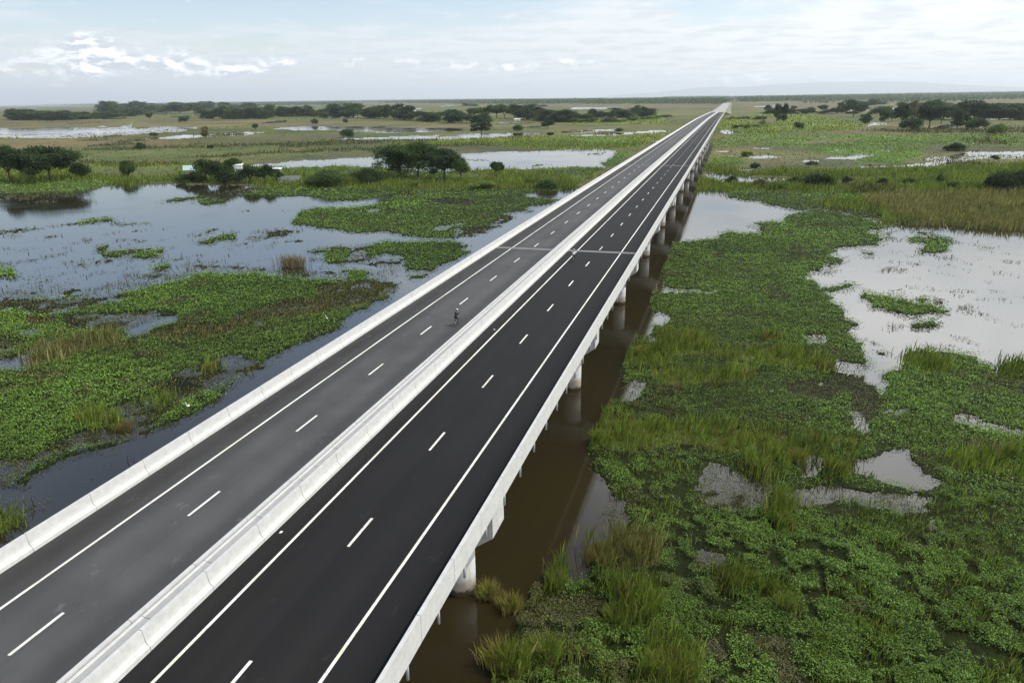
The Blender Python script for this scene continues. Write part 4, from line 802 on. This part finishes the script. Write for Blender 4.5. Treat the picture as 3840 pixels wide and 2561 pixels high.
# far-off woods that read as one mass
def wood(name, lbl, segs):
    VV, FF, CC = [], [], []; o_ = 0
    for code, x0, y0, x1, y1, n, h in segs:
        t = rng.random(n); yy = y0+(y1-y0)*rng.random(n); xx = x0+(x1-x0)*t; dx, dy = P(code, xx, yy); X_, Y_ = ground(dx, dy)
        pn = fbm(X_, Y_, 420, 4); k_ = pn > .45; X_, Y_, pn = X_[k_], Y_[k_], pn[k_]; dd = np.hypot(X_, Y_)
        m = 5; X_, Y_, dd, pn = [np.repeat(a, m) for a in (X_, Y_, dd, pn)]; nn = len(X_)
        X_ = X_+rng.normal(0, .004, nn)*dd; Y_ = Y_+rng.normal(0, .004, nn)*dd
        z_ = rng.random(nn)*h*(.5+pn); V, Fx = leaf_quads(X_, Y_, z_, np.maximum(6, dd*.0022)*rng.uniform(.6, 1.3, nn), .8)
        VV.append(V); FF.append(Fx+o_); o_ += len(V); CC.append(np.repeat(np.array(MD)*rng.uniform(.6, 1.6, nn)[:, None], 4, 0))
    setp(link(name, npmesh(name, np.concatenate(VV), np.concatenate(FF), M['leaf'], np.concatenate(CC))), lbl, 'woods', kind='stuff')
wood('distant_woods', 'blue-green woods under the horizon left of the bridge', [('A', -200, 168, 1200, 186, 3500, 18), ('A', 1100, 143, 2360, 172, 6500, 17), ('B', 0, 118, 2760, 148, 11000, 17)])
wood('distant_woods', 'blue-green woods under the horizon right of the bridge', [('C', 460, 100, 2500, 130, 9500, 18), ('C', 900, 108, 2500, 155, 3800, 12), ('C', 0, 95, 400, 125, 2500, 12)])
# hills on the horizon
def hills(pts, dist_, name):
    b = MB(); n = len(pts)
    for x, yt in pts:
        r = d2ray(x, 219.); u = np.array([r[0], r[1]])/math.hypot(r[0], r[1]); h = yt/ (F*K)*dist_*.80
        for q, hh in ((1, -5), (1.04, h*.55), (1.09, h), (1.2, -5)): b.v.append((u[0]*dist_*q, u[1]*dist_*q, hh))
    for i in range(n-1):
        for j in range(3): a = i*4+j; b.f.append((a, a+4, a+5, a+1))
    setp(b.build(name, M['hill'], None, True), kind='structure')
hills([(1380, 2), (1450, 9), (1530, 14), (1600, 24), (1650, 25), (1700, 22), (1760, 27), (1850, 31), (1950, 32), (2050, 31), (2110, 27), (2160, 22), (2260, 15), (2400, 8), (2500, 2)], 52000, 'hills')

# ------------------------------------------------------------ homestead, small far houses
def at(code, x, y): dx, dy = P(code, x, y); a, b = ground(dx, dy); return float(a), float(b)
def hut(name, code, x, yb, wm, dm, hm_, rm, wmn, label, cat, rz=0, pitch=.12):
    gx_, gy_ = at(code, x, yb); o = empty(name, (gx_, gy_, 0), rz)
    MB().box(-wm/2, wm/2, -dm/2, dm/2, 0, hm_).build('wall', M[wmn], o)
    b = MB(); e = .5
    b.v = [(-wm/2-e, -dm/2-e, hm_+.05), (wm/2+e, -dm/2-e, hm_+.05), (wm/2+e, dm/2+e, hm_+.05+dm*pitch), (-wm/2-e, dm/2+e, hm_+.05+dm*pitch)]; b.v += [(a, c_, z+.12) for a, c_, z in b.v]
    b.f = [(0, 3, 2, 1), (4, 5, 6, 7)]+[(i, (i+1) % 4, 4+(i+1) % 4, 4+i) for i in range(4)]; b.build('roof', M[rm], o)
    MB().box(-.5, .5, -dm/2-.05, -dm/2-.004, 0.05, min(2, hm_-.3)).build('door', M['tin'], o)
    return setp(o, label, cat)
hut('hut', 'A', 1340, 648, 11, 6, 2.6, 'roof', 'wall', 'low hut with a pale green tin roof beside the homestead trees', 'hut', .65, .28)
hut('shed', 'A', 1622, 640, 3.5, 4, 4.2, 'white', 'white', 'narrow white shed half hidden among the homestead trees', 'shed', .5)
hut('shed', 'A', 1885, 650, 3, 3, 3.0, 'white', 'white', 'small white shed at the right end of the homestead', 'shed', .5)
hut('fish_pen', 'A', 1960, 692, 9, 5, .9, 'tin', 'white', 'low grey sheet roof on the ground right of the homestead', 'shelter', .5, .25)
for code, x, y, s_, lb in (('B', 1338, 262, 9, 'white house gable showing through the middle tree line'), ('C', 1378, 124, 38, 'bright white far building below the horizon'), ('C', 1322, 110, 30, 'pale far building left of the bright white one'), ('A', 1900, 162, 26, 'pale roof at the far edge of the left woods'), ('A', 1960, 165, 22, 'small pale roof beside another past the left woods')):
    hut('house', code, x, y, s_, s_*.6, s_*.25, 'white', 'white', lb, 'house', .4)
# grey jetty-like pylons are left to the woods; two egrets on the mats
def egret(x, y, label, z0=.45):
    o = empty('egret', (x, y, z0), random.uniform(0, 6))
    b = MB().ell((0, 0, .42), (.19, .1, .11)); b.path([(.12, 0, .48), (.2, 0, .62), (.16, 0, .76), (.22, 0, .88)], [.05, .032, .028, .03], 8); b.ell((.24, 0, .89), (.06, .035, .035)); b.build('body', M['feather'], o, True)
    MB().tube((.29, 0, .885), (.42, 0, .86), .014, .003, 6).build('beak', M['beak'], o)
    for s_ in (-1, 1): MB().tube((0, .035*s_, .34), (.01, .035*s_, -.3), .01, n=6).build('leg', M['black'], o)
    setp(o, label, 'bird')
for code, x, y, lb in (('E', 2222, 205, 'white egret standing on the mat tip left of the bridge'), ('E', 1285, 812, 'white egret at the brown fringe of the left mat')):
    a, b = at(code, x, y); egret(a, b, lb)
# tufts of tall grass standing alone
TG = [[], []]
def tuft_mesh(seed, n, spread, pal, h=1.0, dry=.3, ln=1.0):
    r_ = np.random.default_rng(seed); x = r_.normal(0, spread, n); y = r_.normal(0, spread, n); ph = np.arctan2(y, x)+r_.normal(0, .5, n); hh = h*r_.uniform(.45, 1.15, n); l = hh*r_.uniform(.12, .6, n)*ln; dr = hh*.06*(l/hh)*3
    p = np.stack([x, y, 0*x], -1); q = r_.random(n)*6.28; wv = np.stack([np.cos(q), np.sin(q), 0*q], -1)*.014
    m = p+np.stack([np.cos(ph)*l*.35, np.sin(ph)*l*.35, hh*.6], -1); t = p+np.stack([np.cos(ph)*l, np.sin(ph)*l, hh-dr], -1)
    V = np.stack([p-wv, p+wv, m+wv*.8, t, m-wv*.8], 1).reshape(-1, 3); col = np.array(pal)*r_.uniform(.55, 1.4, n)[:, None]; k = r_.random(n) < dry; col[k] = np.array((.24, .18, .08))*r_.uniform(.5, 1.2, k.sum())[:, None]
    return npmesh('grass_tuft', V, np.arange(n*5).reshape(-1, 5), M['leaf'], np.repeat(col, 5, 0))
tm = [tuft_mesh(3, 700, .20, (.16, .22, .04), 1, .2), tuft_mesh(4, 620, .3, (.22, .22, .05), 1, .3), tuft_mesh(5, 800, .4, (.18, .16, .045), 1, .5)]
for code, x, y, h, v, lb in (('H', 640, 1030, 3.0, 0, 'plume-headed green grass tuft with a tan foot, bottom centre'), ('H', 320, 1060, 2.8, 1, 'leaning grass tuft with pale plumes left of the plumed one'), ('H', 700, 540, 2.3, 0, 'bright green grass tuft at the edge of the brown water'), ('H', 1090, 780, 2.4, 0, 'upright yellow-green tuft in the middle of the near grass'),
        ('H', 240, 600, 2.0, 1, 'grass tuft at the foot of the nearest column'), ('H', 390, 690, 2.0, 1, 'arching grass tuft right of the nearest column'), ('H', 1500, 1150, 2.6, 1, 'sprawling pale grass tuft on the bottom edge'), ('H', 1330, 1130, 2.2, 0, 'yellow-green tuft beside the sprawling one'), ('H', 2240, 700, 2.3, 0, 'light green tuft in the lower right grass'), ('H', 1900, 520, 2.0, 2, 'olive tuft in the lower right mat'),
        ('G', 1060, 1250, 2.2, 0, 'tall tuft on the column of grass in the mat'), ('G', 1340, 960, 2.3, 1, 'round golden tuft beside the grey pool'), ('G', 930, 960, 2.6, 0, 'big green tuft hanging below the long grass bank'), ('G', 1130, 900, 2.4, 1, 'yellow tuft at the right tip of the long grass bank'), ('G', 1290, 410, 1.9, 2, 'olive tuft beside the water gap in the upper mat'), ('G', 970, 250, 1.6, 2, 'small dark tuft alone on the upper mat'),
        ('G', 540, 260, 2.4, 1, 'tall tuft crowning the upper grass bank'), ('G', 290, 330, 2.3, 1, 'tuft at the left end of the upper grass bank'), ('G', 60, 800, 2.6, 0, 'tuft at the water end of the long grass bank'), ('H', 1240, 330, 2.4, 2, 'golden brown tuft on the near mat edge'), ('H', 980, 360, 2.0, 2, 'dry bent tuft over the brown water'), ('E', 590, 860, 2.0, 1, 'golden tuft on the left mat fringe'), ('E', 840, 920, 1.6, 2, 'orange-brown tuft at the left water edge'), ('E', 1420, 515, 1.7, 1, 'small tuft in the left mat')):
    a, b = at(code, x, y); o = link('grass_tuft', tm[v]); o.location = (a, b, 0); h *= .52; o.scale = (h, h, h); o.rotation_euler[2] = random.uniform(0, 6.28); setp(o, lb, 'grass tuft')
rd_ = tuft_mesh(9, 240, .33, (.17, .13, .085), 1, .4, 0.3)
a, b = at('A', 1985, 1265)
o = link('reed_clump', rd_); o.location = (a, b, 0); o.scale = (4.6, 2.6, 2.7); setp(o, 'dead grey-brown reed stalks standing in the left lake', 'reeds')

# ------------------------------------------------------------ two cyclists
def bicycle(x, y, z, rz, label):
    o = empty('bicycle', (x, y, z), rz)          # faces local +Y
    for yy in (-.5, .52):
        me = MB(); n = 28
        for i in range(n):
            a0, a1 = 6.2832*i/n, 6.2832*(i+1)/n
            me.tube((0, yy+.335*math.cos(a0), .335+.335*math.sin(a0)), (0, yy+.335*math.cos(a1), .335+.335*math.sin(a1)), .022, n=6, caps=False)
        wl = me.build('wheel', M['black'], o)
        sp_ = MB()
        for i in range(10): a0 = .6283*i; sp_.tube((0, yy, .335), (0, yy+.32*math.cos(a0), .335+.32*math.sin(a0)), .004, n=4)
        sp_.tube((-.05, yy, .335), (.05, yy, .335), .025); sp_.build('spokes', M['metal'], wl)
    f = MB(); f.tube((0, -.12, .30), (0, -.25, .86), .017); f.tube((0, -.12, .30), (0, .36, .78), .018); f.tube((0, -.22, .74), (0, .34, .86), .017)
    for s_ in (-1, 1): f.tube((.05*s_, -.5, .335), (.02*s_, -.12, .30), .011); f.tube((.05*s_, -.5, .335), (.02*s_, -.21, .72), .009); f.tube((.045*s_, .52, .335), (.03*s_, .37, .76), .012)
    f.tube((0, .37, .74), (0, .33, .98), .018); f.build('frame', M['metal'], o)
    MB().path([(-.28, .30, 1.0), (-.2, .36, 1.0), (0, .34, .98), (.2, .36, 1.0), (.28, .30, 1.0)], [.016]*5).build('handlebar', M['black'], o)
    MB().ell((0, -.27, .90), (.07, .14, .035)).build('saddle', M['black'], o, True)
    MB().tube((-.09, -.12, .30), (.09, -.12, .30), .012).tube((.09, -.12, .30), (.09, -.07, .14), .01).tube((-.09, -.12, .30), (-.09, -.17, .46), .01).box(.07, .17, -.12, -.02, .12, .145).box(-.17, -.07, -.22, -.12, .455, .48).build('pedals', M['black'], o)
    return setp(o, label, 'bicycle')
def rider(x, y, z, rz, top, legs, label, lean=.34):
    """one continuous skinned body on the saddle, hands on the bar, feet on the pedals"""
    J = {'pel': ((0, -.24, .99), .15), 'wai': ((0, -.15, 1.16), .135), 'che': ((0, .0, 1.38), .165), 'nec': ((0, .07, 1.50), .065), 'hd0': ((0, .11, 1.60), .085), 'hd1': ((0, .12, 1.70), .095),
         'sl': ((-.19, .02, 1.44), .065), 'el': ((-.27, .14, 1.20), .045), 'hl': ((-.25, .31, 1.035), .032), 'sr': ((.19, .02, 1.44), .065), 'er': ((.27, .14, 1.20), .045), 'hr': ((.25, .31, 1.035), .032),
         'pl': ((-.10, -.22, .95), .105), 'kl': ((-.13, .16, .80), .065), 'al': ((-.12, -.14, .53), .042), 'tl': ((-.12, -.02, .50), .035), 'pr': ((.10, -.22, .95), .105), 'kr': ((.13, .05, .60), .065), 'ar': ((.12, -.13, .21), .042), 'tr': ((.12, .01, .17), .035)}
    E_ = [('pel', 'wai'), ('wai', 'che'), ('che', 'nec'), ('nec', 'hd0'), ('hd0', 'hd1'), ('che', 'sl'), ('sl', 'el'), ('el', 'hl'), ('che', 'sr'), ('sr', 'er'), ('er', 'hr'), ('pel', 'pl'), ('pl', 'kl'), ('kl', 'al'), ('al', 'tl'), ('pel', 'pr'), ('pr', 'kr'), ('kr', 'ar'), ('ar', 'tr')]
    o = empty('person', (x, y, z), rz)
    def skin(name, keys, edges, grow, m_):
        ks = list(keys); me = bpy.data.meshes.new(name); me.from_pydata([J[k][0] for k in ks], [(ks.index(a), ks.index(b)) for a, b in edges], []); me.materials.append(m_)
        ob = link(name, me, o); sk = ob.modifiers.new('skin', 'SKIN'); sk.use_smooth_shade = True
        for i, k in enumerate(ks): r = J[k][1]+grow; me.skin_vertices[0].data[i].radius = (r, r*.85)
        me.skin_vertices[0].data[0].use_root = True
        sb = ob.modifiers.new('sub', 'SUBSURF'); sb.levels = 1; sb.render_levels = 1; return ob
    skin('body', J, E_, 0, M['skin'])
    sh_ = ('wai', 'pel', 'che', 'sl', 'el', 'sr', 'er'); skin('shirt', sh_, [e for e in E_ if e[0] in sh_ and e[1] in sh_], .018, M[top])
    tr_ = ('pel', 'pl', 'kl', 'pr', 'kr', 'al', 'ar'); skin('trousers', tr_, [e for e in E_ if e[0] in tr_ and e[1] in tr_], .014, M[legs])
    for s_, k in ((-1, 'tl'), (1, 'tr')):
        tx, ty, tz = J[k][0]; MB().ell((tx, ty-.03, tz-.005), (.05, .14, .045)).build('shoe', M['black'], o, True)
    MB().ell((0, .085, 1.655), (.112, .125, .125)).build('hair', M['cloth_dark'], o, True)
    b = MB().ell((0, .115, 1.745), (.115, .145, .075)); b.build('helmet', M['helmet'], o, True)
    fc = MB().ell((0, .215, 1.655), (.014, .022, .022), 6, 4)
    for s_ in (-1, 1): fc.ell((.035*s_, .195, 1.68), (.012, .01, .01), 6, 4).ell((.1*s_, .12, 1.655), (.012, .025, .03), 6, 4)
    fc.ell((0, .2, 1.61), (.028, .01, .008), 6, 4); fc.build('face', M['skin'], o)
    return setp(o, label, 'cyclist')
for x, y, tp, lg, l1, l2 in ((-27.35, 71.9, 'cloth_dark', 'cloth_dark', 'person in dark clothes and pale helmet riding away on the left carriageway', 'bicycle under the dark-clothed rider'), (-21.35, 106.6, 'cloth_pale', 'cloth_dark', 'person in a pale top riding on the right carriageway near the joint', 'bicycle under the pale-shirted rider')):
    z_ = zd(y)+.003; rzz = -.06 if tp == 'cloth_dark' else .05; bicycle(x, y, z_, rzz, l2); rider(x, y, z_, rzz, tp, lg, l1)
# scraps on the asphalt
for x, y, lb in ((645, 1222, 'white scrap lying on the shoulder beside the median, nearest the camera'), (1135, 757, 'white scrap on the shoulder line further up the road')):
    r = d2ray(x, y); t = (9.0-CAMH)/r[2]; X_, Y_ = r[0]*t, r[1]*t; z_ = zd(Y_); t = (z_-CAMH)/r[2]; X_, Y_ = r[0]*t, r[1]*t
    b = MB(); b.v = [(-.12, -.2, .01), (.1, -.18, .05), (.14, .2, .02), (-.1, .16, .08), (0, 0, .11)]; b.f = [(0, 1, 4), (1, 2, 4), (2, 3, 4), (3, 0, 4), (3, 2, 1, 0)]
    o = b.build('scrap', M['white']); o.location = (X_, Y_, z_+.002); o.scale = (.6, .6, .6); setp(o, lb, 'litter')

# ------------------------------------------------------------ haze
hz = MB().box(-60000, 60000, -3000, 66000, -2.2, 880)
mh = bpy.data.materials.new('air_haze'); mh.use_nodes = True; t = mh.node_tree; t.nodes.clear(); N = NT(t)
v = N.n('ShaderNodeVolumePrincipled'); v.inputs['Color'].default_value = (.88, .945, 1, 1); v.inputs['Density'].default_value = 0.00004; v.inputs['Anisotropy'].default_value = .2
oo = N.n('ShaderNodeOutputMaterial'); t.links.new(v.outputs[0], oo.inputs['Volume'])
setp(hz.build('haze', mh), 'thin pale haze over the whole plain', 'haze', kind='stuff')
